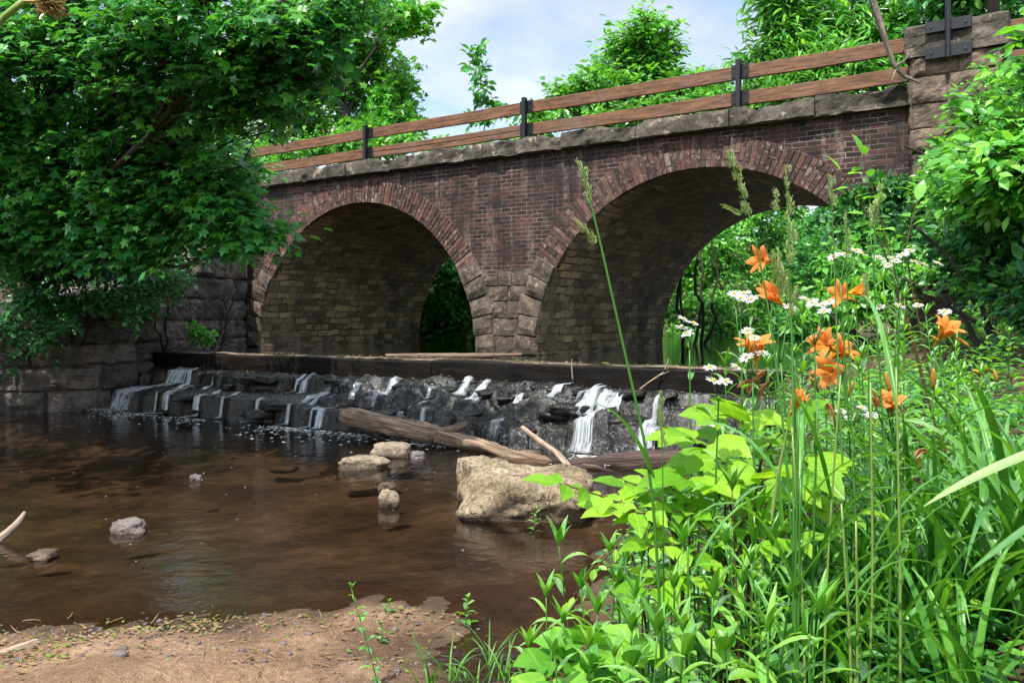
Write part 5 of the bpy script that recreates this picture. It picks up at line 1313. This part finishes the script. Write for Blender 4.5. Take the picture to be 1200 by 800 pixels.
# --- strap leaf clumps -----------------------------------------------------
GB = 'clumps of strap leaved grass on the bank'
def clump(label, px, Y, n, L, wd, spread=.45, droop=.8, py=0, mats=('blade_leaf',), group=GB):
    base = gb(px, 0, Y); root = empty('strap_leaf_clump', base); tag(root, label, 'grass clump', group); mb = MB()
    for k in range(n):
        a = RNG.uniform(0, 6.28); s = spread * RNG.uniform(.3, 1.2); d = np.array([math.cos(a) * s, math.sin(a) * s, 1])
        ribbon(mb, base + RNG.normal(0, .06, 3) * [1, 1, 0], d, L * RNG.uniform(.5, 1.05), wd * RNG.uniform(.7, 1.2), droop * RNG.uniform(.6, 1.8), 11, .45, RNG.normal(0, .6), kink=(RNG.uniform(.5, .75) if RNG.random() < .15 else None))
    mb.build('leaves', [M[q] for q in mats], root, smooth=True)
for lab, px, Y, n, L in (('dense dark strap leaf clump left of the middle on the right bank', 1010, 2.2, 46, .8), ('broad strap leaf clump in the shade at the lower right', 1085, 2.1, 56, .8), ('tall strap leaf clump near the right edge', 1150, 2.3, 56, .85), ('strap leaf clump cut by the right edge of the photo', 1205, 2.0, 46, .75),
                         ('strap leaf clump behind the others under the rightmost flower', 1120, 2.9, 46, .8), ('strap leaf clump under the middle lilies', 970, 2.6, 34, .85), ('low strap leaf clump in the bottom right, nearest the camera', 1130, 1.75, 30, .45), ('strap leaf clump high on the slope at the right edge', 1190, 3.0, 40, .65), ('thin strap leaf clump right of the bright saplings', 935, 2.1, 22, .8), ('strap leaf clump below the low pale lily', 1050, 2.6, 40, .9)):
    clump(lab, px, Y, n, L, .022)

# --- lance leaved weed stems ----------------------------------------------
GW = 'lance leaved weed stems on the near bank'
def weed(label, base, top, nl, L, wd, mats=('weed_leaf', 'stem_green'), start=.15, droop=.6, name='weed_stem', group=GW, cat='weed', whorl=137.5, prof=lance_prof, tipn=6, bend=.03, rr=.0035, ang=.55):
    base, top = np.asarray(base, float), np.asarray(top, float); root = empty(name, base); tag(root, label, cat, group); lm, sm = MB(), MB()
    mid = (base + top) / 2 + RNG.normal(0, bend, 3) * [1, 1, .2]
    Q = stalk(sm, [base, mid, top], rr, rr * .5, 16)
    for k in range(nl):
        f = start + (1 - start) * k / nl; x = f * 15; i = int(min(x, 14)); p = Q[i] + (Q[i + 1] - Q[i]) * (x - i); a = math.radians(whorl) * k + RNG.normal(0, .25)
        d = np.array([math.cos(a), math.sin(a), ang + .5 * f + RNG.normal(0, .15)]); s = (1 - .5 * f) * RNG.uniform(.75, 1.15)
        ribbon(lm, p, d, L * s, wd * s, droop * RNG.uniform(.6, 1.2), 7, .3, RNG.normal(0, .3), prof=prof)
    for k in range(tipn):
        a = k * 2.4; ribbon(lm, top, [math.cos(a) * .4, math.sin(a) * .4, 1], L * RNG.uniform(.3, .55), wd * .55, .25, 6, .4, 0, prof=prof)
    lm.build('leaves', M[mats[0]], root, smooth=True); sm.build('stem', M[mats[1]], root, smooth=True); return root
lone = weed('single weed with drooping lance leaves standing over the brown water', gb(662, 0, 2.35), at(655, 640, 2.3), 9, .19, .034, start=.45, droop=.9, tipn=4)
weed('tall brown stemmed weed with pale lance leaves in the centre of the near plants', gb(860, 0, 1.75), at(858, 575, 1.75), 22, .155, .026, ('weed_leaf', 'stem_brown'), .05)
weed('lance leaved weed left of the brown stemmed one, topped by upright leaves', gb(775, 0, 1.95), at(752, 655, 1.95), 18, .17, .03, ('weed_leaf', 'stem_brown'), .1)
same = 'bright green lance leaved weed stem among its like on the near bank'
for px, py, Y in ((700, 720, 1.9), (725, 690, 2.1), (800, 640, 1.9), (830, 620, 2.0), (890, 600, 1.95), (905, 640, 1.7), (790, 690, 1.65), (835, 700, 1.55), (740, 740, 1.7), (870, 690, 1.6), (690, 760, 1.7), (770, 745, 1.5), (935, 660, 1.8), (820, 560, 2.3), (910, 560, 2.3), (760, 600, 2.3), (950, 600, 2.2), (715, 650, 2.4), (900, 740, 1.45), (960, 720, 1.6)):
    weed(same, gb(px + RNG.uniform(-10, 25), 0, Y), at(px, py, Y + RNG.uniform(-.05, .05)), int(RNG.integers(14, 22)), RNG.uniform(.13, .18), RNG.uniform(.022, .034), start=.1)
for px, py, Y in ((640, 700, 2.1), (680, 690, 2.0), (660, 730, 1.85), (745, 700, 1.75), (620, 760, 1.9), (650, 770, 1.7), (720, 770, 1.55), (850, 640, 1.75), (800, 740, 1.45), (880, 660, 1.6), (925, 700, 1.5), (735, 660, 2.15), (790, 610, 2.1), (840, 590, 2.1)):
    weed(same, gb(px + RNG.uniform(-5, 30), 0, Y), at(px, py, Y), int(RNG.integers(15, 22)), RNG.uniform(.11, .16), RNG.uniform(.018, .027), start=.1)
tl = 'tall lance leaved weed stem among its like between the lilies'
for px, py, Y in ((862, 360, 2.5), (880, 370, 2.6), (915, 330, 2.7), (940, 370, 2.4), (960, 340, 2.8), (1000, 300, 3.0), (1020, 270, 3.1), (1035, 330, 2.8), (1060, 350, 2.7), (1085, 370, 2.9), (990, 390, 2.5), (900, 430, 2.3), (930, 420, 2.5), (850, 430, 2.4), (1010, 420, 2.5), (1120, 410, 2.8), (1050, 420, 2.5), (975, 300, 3.2), (1045, 290, 3.2), (1150, 440, 2.7), (870, 490, 2.3), (940, 480, 2.3), (1000, 500, 2.3)):
    weed(tl, gb(px + RNG.uniform(-10, 30), 0, Y), at(px, py, Y), int(RNG.integers(24, 32)), RNG.uniform(.10, .15), RNG.uniform(.014, .022), start=.3, group='tall weeds between the lilies', ang=.75)
sl_ = 'short leafy weed among its like on the open slope behind the lilies'
for i in range(34):
    px, Y = RNG.uniform(960, 1230), RNG.uniform(3.2, 6.2); b_ = gb(px, 0, Y)
    weed(sl_, b_, b_ + [RNG.normal(0, .05), RNG.normal(0, .05), RNG.uniform(.2, .5)], 10, RNG.uniform(.1, .16), RNG.uniform(.03, .05), start=.1, name='slope_weed', group='short weeds on the slope behind the lilies', prof=oval_prof)
# oval leaved herb layer between the stems
GH = 'oval leaved herbs on the near bank'
for i, (px, py, Y) in enumerate(((690, 790, 1.75), (740, 780, 1.6), (800, 770, 1.5), (850, 760, 1.6), (780, 720, 1.85), (840, 660, 2.0), (890, 700, 1.85), (950, 680, 2.1), (1000, 640, 2.4), (930, 760, 1.6), (1000, 760, 1.7), (720, 700, 2.2), (810, 600, 2.35), (880, 610, 2.3), (960, 600, 2.6), (1010, 600, 2.6), (660, 770, 2.0), (770, 650, 2.4), (1050, 640, 2.6), (1070, 740, 1.9), (760, 620, 2.6))):
    weed('oval leaved green herb among its like under the weed stems', gb(px, 0, Y), at(px, py, Y), int(RNG.integers(12, 18)), RNG.uniform(.10, .15), RNG.uniform(.055, .08), ('weed_leaf' if px < 930 else 'mid_leaf_fg', 'stem_green'), .2, .5, 'oval_herb', GH, 'herb', 137.5, oval_prof, 4, ang=.25) if px < 930 else weed('oval leaved green herb among its like under the weed stems', gb(px, 0, Y), at(px, py, Y), int(RNG.integers(12, 18)), RNG.uniform(.10, .15), RNG.uniform(.055, .08), ('mid_leaf', 'stem_green'), .2, .5, 'oval_herb', GH, 'herb', 137.5, oval_prof, 4, ang=.25)

# --- bright maple-like saplings -------------------------------------------
def sapling(label, base, twigs, size, leaf='maple', m='lime_leaf', n=7, name='sapling', cat='sapling', pair=True, r=.005):
    base = np.asarray(base, float); root = empty(name, base); tag(root, label, cat); cb, sb = MB(), MB()
    PO, DI, NO, SZ = [], [], [], []
    for a, b in twigs:
        a, b = np.asarray(a, float), np.asarray(b, float); Q = stalk(sb, [base, base * .45 + a * .55 + [0, 0, .02], a, (a + b) / 2 + [0, 0, .02], b], r, r * .35, 20)
        ax = unit(b - a); sd = unit(np.cross([0, 0, 1.], ax))
        for k in range(n):
            f = (k + .5) / n; p = a + (b - a) * f + [0, 0, .02 * math.sin(f * 3.1)]
            for sg in ((-1, 1) if pair else (1 if k % 2 else -1,)):
                d = unit(sd * sg * 1.0 + ax * .55 + RNG.normal(0, .15, 3)); q = p + d * size * .25
                sb.tube([p, q], r * .3, 4, cap=False)
                PO.append(q); DI.append(d + [0, 0, -.25]); NO.append(np.array([0, -.45, 1]) + RNG.normal(0, .22, 3)); SZ.append(size * RNG.uniform(.7, 1.15))
        PO.append(b); DI.append(ax + [0, 0, -.2]); NO.append(np.array([0, -.4, 1])); SZ.append(size * 1.05)
    put_leaves(cb, leaf, PO, DI, NO, SZ); cb.build('leaves', M[m], root, smooth=True); sb.build('stem', M['stem_brown'], root, smooth=True)
sapling('sapling with very large yellow green lobed leaves in front of the weir end', gb(870, 0, 2.2), [(at(860, 560, 2.15), at(815, 515, 2.0)), (at(870, 540, 2.2), at(860, 490, 2.1)), (at(885, 550, 2.2), at(925, 500, 2.15)), (at(860, 580, 2.1), at(800, 560, 1.95)), (at(890, 570, 2.1), at(950, 545, 2.1)), (at(880, 590, 2.0), at(900, 560, 1.9))], .115, 'lobed', n=2)
sapling('low twig of bright oval leaves reaching left over the tan boulder', gb(800, 0, 2.1), [(at(790, 625, 2.0), at(655, 566, 1.95)), (at(800, 620, 2.0), at(720, 600, 1.9)), (at(790, 600, 2.1), at(735, 570, 2.1)), (at(810, 600, 2.1), at(780, 570, 2.1))], .085, 'ovate', n=6)
sapling('bright oval leaved bush in the middle of the near bank', gb(850, 0, 2.05), [(at(850, 640, 2.0), at(790, 600, 1.95)), (at(850, 640, 2.0), at(900, 590, 1.95)), (at(840, 660, 1.95), at(760, 640, 1.85)), (at(860, 650, 1.95), at(930, 630, 1.9)), (at(850, 620, 2.05), at(850, 570, 2.0)), (at(870, 620, 2.1), at(950, 590, 2.1)), (at(860, 620, 2.1), at(1010, 600, 2.2)), (at(830, 680, 1.9), at(760, 690, 1.8))], .075, 'ovate', n=8)
sapling('big lobed leaf plant low by the water at the bottom of the near bank', gb(690, 0, 1.95), [(at(690, 790, 1.9), at(650, 775, 1.85)), (at(690, 790, 1.9), at(690, 755, 1.85)), (at(700, 790, 1.85), at(735, 770, 1.8)), (at(680, 800, 1.8), at(640, 800, 1.75))], .10, 'lobed', n=3, m='weed_leaf')
sapling('slim drooping twig with small leaves arching over the brown water', gb(790, 0, 2.2), [(at(740, 625, 2.2), at(668, 705, 2.2))], .045, 'ovate', n=6, pair=False)
sapling('arching light green spray rising against the red arch brick', gb(1120, 0, 3.6), [(at(1040, 300, 3.5), at(985, 200, 3.4)), (at(1035, 270, 3.5), at(1010, 180, 3.5)), (at(1060, 300, 3.5), at(1075, 235, 3.5))], .09, 'ovate', 'spring_leaf', n=6, pair=False)

# --- grasses with seed heads ----------------------------------------------
GG = 'tall grasses with seed heads'
def grass(label, pts, heads, r=.003, blades=(), stem='stem_green', fat=1.0):
    P = [at(*q) for q in pts]; base = gb(pts[0][0], 0, pts[0][2]); base = np.array([P[0][0], P[0][1], min(base[2], P[0][2])])
    root = empty('seeding_grass', base); tag(root, label, 'grass', GG); sm, lm = MB(), MB()
    stalk(sm, [base] + P, r, r * .45, 26)
    for b in blades:
        a, c, w = at(*b[0]), at(*b[1]), b[2]; ribbon(lm, a, c - a + [0, 0, .25 * np.linalg.norm(c - a)], np.linalg.norm(c - a) * 1.08, w, .5, 10, .4, .3)
    for h in heads:      # (from, to, lump radius in px, count)
        a, c, rp, n = at(*h[0]), at(*h[1]), h[2] / F * h[0][2] * fat, h[3]; hm = MB()
        hm.tube([a, c], .001, 4)
        ax_ = unit(c - a)
        for k in range(n):
            f = (k + .5 + RNG.normal(0, .12)) / n; off_ = RNG.normal(0, rp * .35, 3); p = a + (c - a) * f + off_; rl = rp * RNG.uniform(.75, 1.1) * (1 - .35 * f)
            for j in range(34):
                e = RNG.normal(0, 1, 3); e = e / np.linalg.norm(e); q_ = p + e * rl * [.75, .75, .75] * RNG.random() ** .4 + ax_ * rl * .5 * RNG.normal()
                ribbon(hm, q_, e * .5 + ax_ + [0, 0, .2], rl * RNG.uniform(.5, .8), rl * .26, .1, 4, .6, 0, prof=lance_prof)
        hm.build('seed_head', M['seed_head'], root)
    sm.build('stem', M[stem], root, smooth=True)
    if lm.n: lm.build('leaves', M['blade_leaf'], root, smooth=True)
grass('tallest grass stalk crossing the weir, its seed head against the right arch', [(778, 800, 1.5), (766, 560, 1.5), (738, 440, 1.5), (705, 290, 1.5), (690, 228, 1.5), (681, 190, 1.5)], [((690, 230, 1.5), (680, 188, 1.5), 7, 7), ((698, 285, 1.5), (678, 258, 1.5), 6, 5)], .0036, [((766, 560, 1.5), (712, 458, 1.42), .013)])
grass('grass with a leaning seed head in the middle of the right arch', [(935, 800, 1.7), (925, 560, 1.75), (905, 380, 1.8), (882, 262, 1.8), (866, 215, 1.8), (853, 176, 1.8)], [((878, 250, 1.8), (853, 175, 1.8), 7, 11), ((868, 252, 1.8), (848, 243, 1.8), 5, 3)], .003)
grass('grass with a straight seed head under the crown of the right arch', [(945, 800, 1.8), (935, 560, 1.85), (925, 340, 1.9), (923, 240, 1.9), (921, 198, 1.9)], [((924, 250, 1.9), (921, 198, 1.9), 6, 6), ((912, 246, 1.9), (908, 228, 1.9), 6, 4)], .003)
grass('grass with the fattest branching seed head beside the highest lily', [(930, 800, 1.6), (930, 520, 1.65), (928, 380, 1.7), (924, 300, 1.7), (925, 255, 1.7)], [((926, 310, 1.7), (924, 252, 1.7), 8, 8), ((922, 350, 1.7), (906, 300, 1.7), 10, 10), ((928, 372, 1.7), (932, 335, 1.7), 7, 4)], .0032)
grass('grass head standing before the right end of the arch ring', [(1000, 800, 2.0), (985, 500, 2.1), (977, 300, 2.2), (974, 208, 2.2)], [((977, 240, 2.2), (974, 205, 2.2), 5, 6)], .003)
grass('grass head right of the arch ring above the white fleabane', [(1010, 800, 2.0), (998, 500, 2.1), (992, 320, 2.1), (992, 255, 2.1)], [((993, 300, 2.1), (990, 250, 2.1), 5, 7)], .003)
grass('grass with a dark green seed head over the spidery lily', [(1030, 800, 2.1), (1020, 520, 2.1), (1016, 380, 2.1), (1015, 320, 2.1)], [((1016, 350, 2.1), (1015, 318, 2.1), 5, 6)], .003)
grass('pale seed head leaning before the creeper', [(1060, 800, 2.1), (1035, 500, 2.2), (1022, 300, 2.2), (1033, 222, 2.2)], [((1020, 262, 2.2), (1034, 220, 2.2), 7, 8)], .003)
grass('short stalk with a spike head in front of the thick fall', [(778, 700, 1.55), (777, 590, 1.55), (776, 520, 1.55), (773, 462, 1.55)], [((776, 505, 1.55), (773, 458, 1.55), 5, 8), ((779, 520, 1.55), (777, 508, 1.55), 4, 3)], .0018)
GT_ = 'bare upright grass stems on the near bank'
for px, p2, Y, top in ((925, 938, 1.5, 560), (932, 928, 1.52, 500), (940, 936, 1.5, 480), (985, 986, 1.55, 590), (1000, 1003, 1.6, 610), (1053, 1050, 1.6, 430), (945, 958, 1.7, 470), (1040, 1046, 1.7, 560), (812, 806, 1.6, 640), (880, 884, 1.7, 600), (965, 985, 1.75, 440), (1005, 1020, 1.7, 450)):
    a = gb(px, 0, Y); root = empty('upright_grass', a); tag(root, 'bare upright green grass stem among its like on the near bank', 'grass', GT_); sm, lm = MB(), MB()
    t_ = at(p2, top, Y); Q = stalk(sm, [a, (a + t_) / 2 + RNG.normal(0, .015, 3), t_], .0034, .002, 12)
    for k in range(3):
        i = int(RNG.integers(3, 11)); an = RNG.uniform(0, 6.28); ribbon(lm, Q[i], [math.cos(an) * .5, math.sin(an) * .5, 1], RNG.uniform(.18, .4), .011, RNG.uniform(.4, 1.2), 9, .4, .4)
    sm.build('stem', M[random.choice(['stem_green', 'stem_pale', 'stem_green'])], root, smooth=True); lm.build('leaves', M['blade_leaf'], root, smooth=True)
# broad blades that cross in front
for lab, a, b, w in (('broad pale grass blade pointing left from the right edge of the photo', (1290, 505, 1.15), (1085, 588, 1.1), .026), ('narrower grass blade under the broad one at the right edge', (1290, 570, 1.3), (1135, 668, 1.2), .018), ('pale bent grass blade above the bright bush', (905, 610, 1.5), (924, 488, 1.5), .018), ('wide grass blade hanging before the bright bush', (915, 620, 1.45), (912, 555, 1.45), .02)):
    A_, B_ = at(*a), at(*b); mb = MB(); L = np.linalg.norm(B_ - A_)
    ribbon(mb, A_, B_ - A_ + [0, 0, .06 * L], L * 1.02, w, .12, 12, .35, .2); o = mb.build('wild_grass', M['stem_pale' if 'pale' in lab else 'blade_leaf'], smooth=True); tag(o, lab, 'grass blade')
# pale plume at the very top left, close to the lens
mb = MB(); A_, B_ = at(-60, 60, 1.0), at(28, 2, 1.0); root = empty('seeding_grass', A_); tag(root, 'pale grass plume poking into the top left corner', 'grass', GG)
mb.tube(curve(A_, B_, 8, .05), .004, 6); mb.build('stem', M['stem_pale'], root, smooth=True)
mb = MB(); c = at(58, 2, 1.0)
for k in range(160): ribbon(mb, c + RNG.normal(0, .006, 3), RNG.normal(0, 1, 3) + [.5, 0, -.2], .014, .004, .1, 4, .3, prof=lance_prof)
mb.tube([B_, c], .002, 4); mb.build('seed_head', M['dry_leaf'], root)

# --- white fleabane --------------------------------------------------------
GF = 'white fleabane among the lilies'
def fleabane(label, base, fork, flowers, Y, leaves=12):
    base = np.asarray(base, float); root = empty('fleabane', base); tag(root, label, 'wildflower', GF); sm, lm, fm = MB(), MB(), MB(); fk = at(*fork)
    Q = stalk(sm, [base, (base + fk) / 2 + RNG.normal(0, .02, 3), fk], .003, .002, 16)
    for k in range(leaves):
        i = int(4 + k * 11 / leaves); an = k * 2.4; ribbon(lm, Q[i], [math.cos(an), math.sin(an), .7], RNG.uniform(.06, .12), .016, .7, 7, .3, prof=lance_prof)
    for px, py in flowers:
        c = at(px, py, Y + RNG.uniform(-.06, .06)); stalk(sm, [fk, (fk + c) / 2 + [0, 0, -.01], c], .0013, .001, 6, sides=4)
        h = MB(); up = unit(np.array([RNG.normal(0, .3), -.35, 1])); a = unit(np.cross(up, [1, 0, 0])); b = np.cross(up, a); R_ = RNG.uniform(.012, .017)
        for k in range(30):
            an = k / 30 * 6.283; d = a * math.cos(an) + b * math.sin(an) + up * RNG.uniform(-.05, .4); ribbon(h, c + d * R_ * .2, d, R_, .0045, .1, 4, .1, prof=lambda f: np.sqrt(np.clip(1.05 - f, 0, 1)), up=up)
        fo = h.build('flower', M['daisy_white'], root)
        y = MB(); y.grid(np.concatenate([rockV(c + up * .003, (.0042, .0042, .0035), 3, nu=9, nv=6, amp=0)] * 1 + [rockV(c + up * .003, (.0042, .0042, .0035), 3, nu=9, nv=6, amp=0)[:1]], 0)); y.build('flower_disc', M['daisy_yellow'], fo, smooth=True)
    lm.build('leaves', M['weed_leaf'], root, smooth=True); sm.build('stem', M['stem_green'], root, smooth=True)
fleabane('fleabane with a tight white cluster left of the half closed lily', gb(855, 0, 2.1), (868, 375, 2.1), [(861, 345), (868, 350), (874, 349), (881, 351), (872, 344)], 2.1)
fleabane('fleabane cluster right of the half closed lily', gb(965, 0, 2.2), (955, 405, 2.2), [(944, 351), (952, 355), (963, 358), (972, 354), (966, 365), (925, 360)], 2.2)
fleabane('fleabane cluster above the spidery lily', gb(990, 0, 2.2), (985, 330, 2.2), [(977, 301), (990, 299), (1003, 294), (1010, 298)], 2.2)
fleabane('widest fleabane cluster in front of the shady bank shrub', gb(1060, 0, 2.4), (1055, 340, 2.4), [(1041, 311), (1050, 306), (1058, 299), (1066, 294), (1072, 307), (1082, 310), (1099, 309), (1046, 303), (1030, 302)], 2.4)
fleabane('fleabane with three heads below the widest cluster', gb(1050, 0, 2.3), (1050, 390, 2.3), [(1031, 360), (1054, 358), (1076, 358), (1107, 366)], 2.3)
fleabane('lowest fleabane, single heads scattered before the yellow tubed lily', gb(880, 0, 2.0), (882, 440, 2.0), [(876, 388), (884, 396), (875, 419), (893, 414), (862, 430)], 2.0)
fleabane('small fleabane at the left with three heads over the upper pool', gb(830, 0, 2.2), (808, 410, 2.2), [(800, 374), (799, 384), (812, 379), (806, 391)], 2.2)
fleabane('budding fleabane stalk in front of the weir end', gb(845, 0, 1.9), (842, 470, 1.9), [(832, 431), (836, 446), (850, 447)], 1.9, 16)
fleabane('fleabane half hidden under the middle lilies', gb(1000, 0, 2.3), (1000, 520, 2.3), [(985, 482), (1010, 478), (995, 490), (1020, 486)], 2.3)

# --- weeds on the sand -----------------------------------------------------
GS_ = 'small weeds rooted on the sand bar'
def sandweed(label, px, py, tpx, tpy, n, L, wd):
    p = onz(px, py, .06); z = float(height(np.array(p[0]), np.array(p[1]))); base = np.array([p[0], p[1], max(z, -.02)])
    weed(label, base, at(tpx, tpy, p[1]), n, L, wd, ('weed_leaf', 'stem_green'), .05, .5, 'sand_weed', GS_, 'weed', 137.5, oval_prof, 5, .01, .003, .5)
sandweed('leggy weed with a knobbly top standing on the sand bar', 447, 806, 412, 690, 16, .085, .03)
sandweed('low dark leaved weed at the water edge of the sand bar', 545, 722, 548, 702, 10, .08, .035)
sandweed('small sprig lying on the sand right of the leggy weed', 452, 716, 456, 706, 6, .06, .028)
sandweed('tiny seedling beside the stem of the leggy weed', 444, 742, 446, 732, 6, .045, .025)
sandweed('small green sprig growing on the side of the tan boulder', 625, 612, 628, 598, 9, .09, .03)
for px, py in ((500, 800), (530, 795), (560, 800), (590, 790), (620, 800), (575, 770)):
    p = onz(px, py, .03); base = np.array([p[0], p[1], max(float(height(np.array(p[0]), np.array(p[1]))), -.03)]); root = empty('grass_tuft', base); tag(root, 'thin grass tuft among its like at the wet edge of the sand bar', 'grass tuft', 'grass tufts at the wet sand edge'); mb = MB()
    for k in range(9): an = RNG.uniform(0, 6.28); ribbon(mb, base + RNG.normal(0, .02, 3) * [1, 1, 0], [math.cos(an) * .5, math.sin(an) * .5, 1], RNG.uniform(.1, .28), .009, RNG.uniform(.3, 1), 8, .4, .3)
    mb.build('leaves', M['blade_leaf'], root, smooth=True)

# --- ground cover over the bank -------------------------------------------
def cover(name, label, n, xr, yr, size, mats, hmax, leaf='ovate', keep=None, spread=1):
    mb = MB(); X = RNG.uniform(*xr, n); Y = RNG.uniform(*yr, n); P2 = np.stack([X, Y], -1)
    dens = fbm(np.stack([X, Y, X * 0], -1), .9, 3, 77) + .35
    ok = (sdist(P2, LOW) > .12) & (sdist(P2, UPP) > .1) & (RNG.random(n) < np.clip(dens + .35, .12, 1))
    if keep is not None: ok &= keep(X, Y)
    X, Y = X[ok], Y[ok]; n = len(X); h = RNG.random(n) ** 1.5 * hmax * (.6 + .6 * np.clip(fbm(np.stack([X, Y, X * 0], -1), 1.5, 2, 78) + .4, 0, 1)); Z = height(X, Y)
    a = RNG.uniform(0, 6.28, n); D = np.stack([np.cos(a), np.sin(a), RNG.normal(0, .3, n)], -1); Nn = np.stack([RNG.normal(0, .35, n), RNG.normal(-.3, .35, n), np.ones(n)], -1); S = size * RNG.uniform(.5, 1.3, n)
    k = RNG.random(n)
    for i in range(len(mats)):
        s = (k >= i / len(mats)) & (k < (i + 1) / len(mats)); put_leaves(mb, leaf, np.stack([X, Y, Z + h + .01], -1)[s], D[s], Nn[s], S[s], i)
    o = mb.build(name, [M[q] for q in mats]); tag(o, label, 'ground cover', kind='stuff'); return o
cover('undergrowth', 'low leafy ground cover on the right bank', 60000, (.5, 7), (1.6, 9.8), .055, ('mid_leaf', 'weed_leaf', 'dark_leaf'), .22, keep=lambda X, Y: X > .25 + .0 * Y)
cover('undergrowth', 'tangled low growth along the left bank behind the wing wall', 9000, (-16, -6.4), (11.5, 21), .12, ('dark_leaf', 'maple_leaf'), .5)
cover('undergrowth', 'low growth along the banks upstream of the bridge', 26000, (-14, 22), (17, 46), .24, ('mid_leaf', 'spring_leaf', 'maple_leaf'), .8, 'rhomb')
cover('undergrowth', 'ground cover on the approach slope beside the bridge end', 9000, (4.5, 12), (6, 17), .1, ('mid_leaf', 'dark_leaf'), .4)
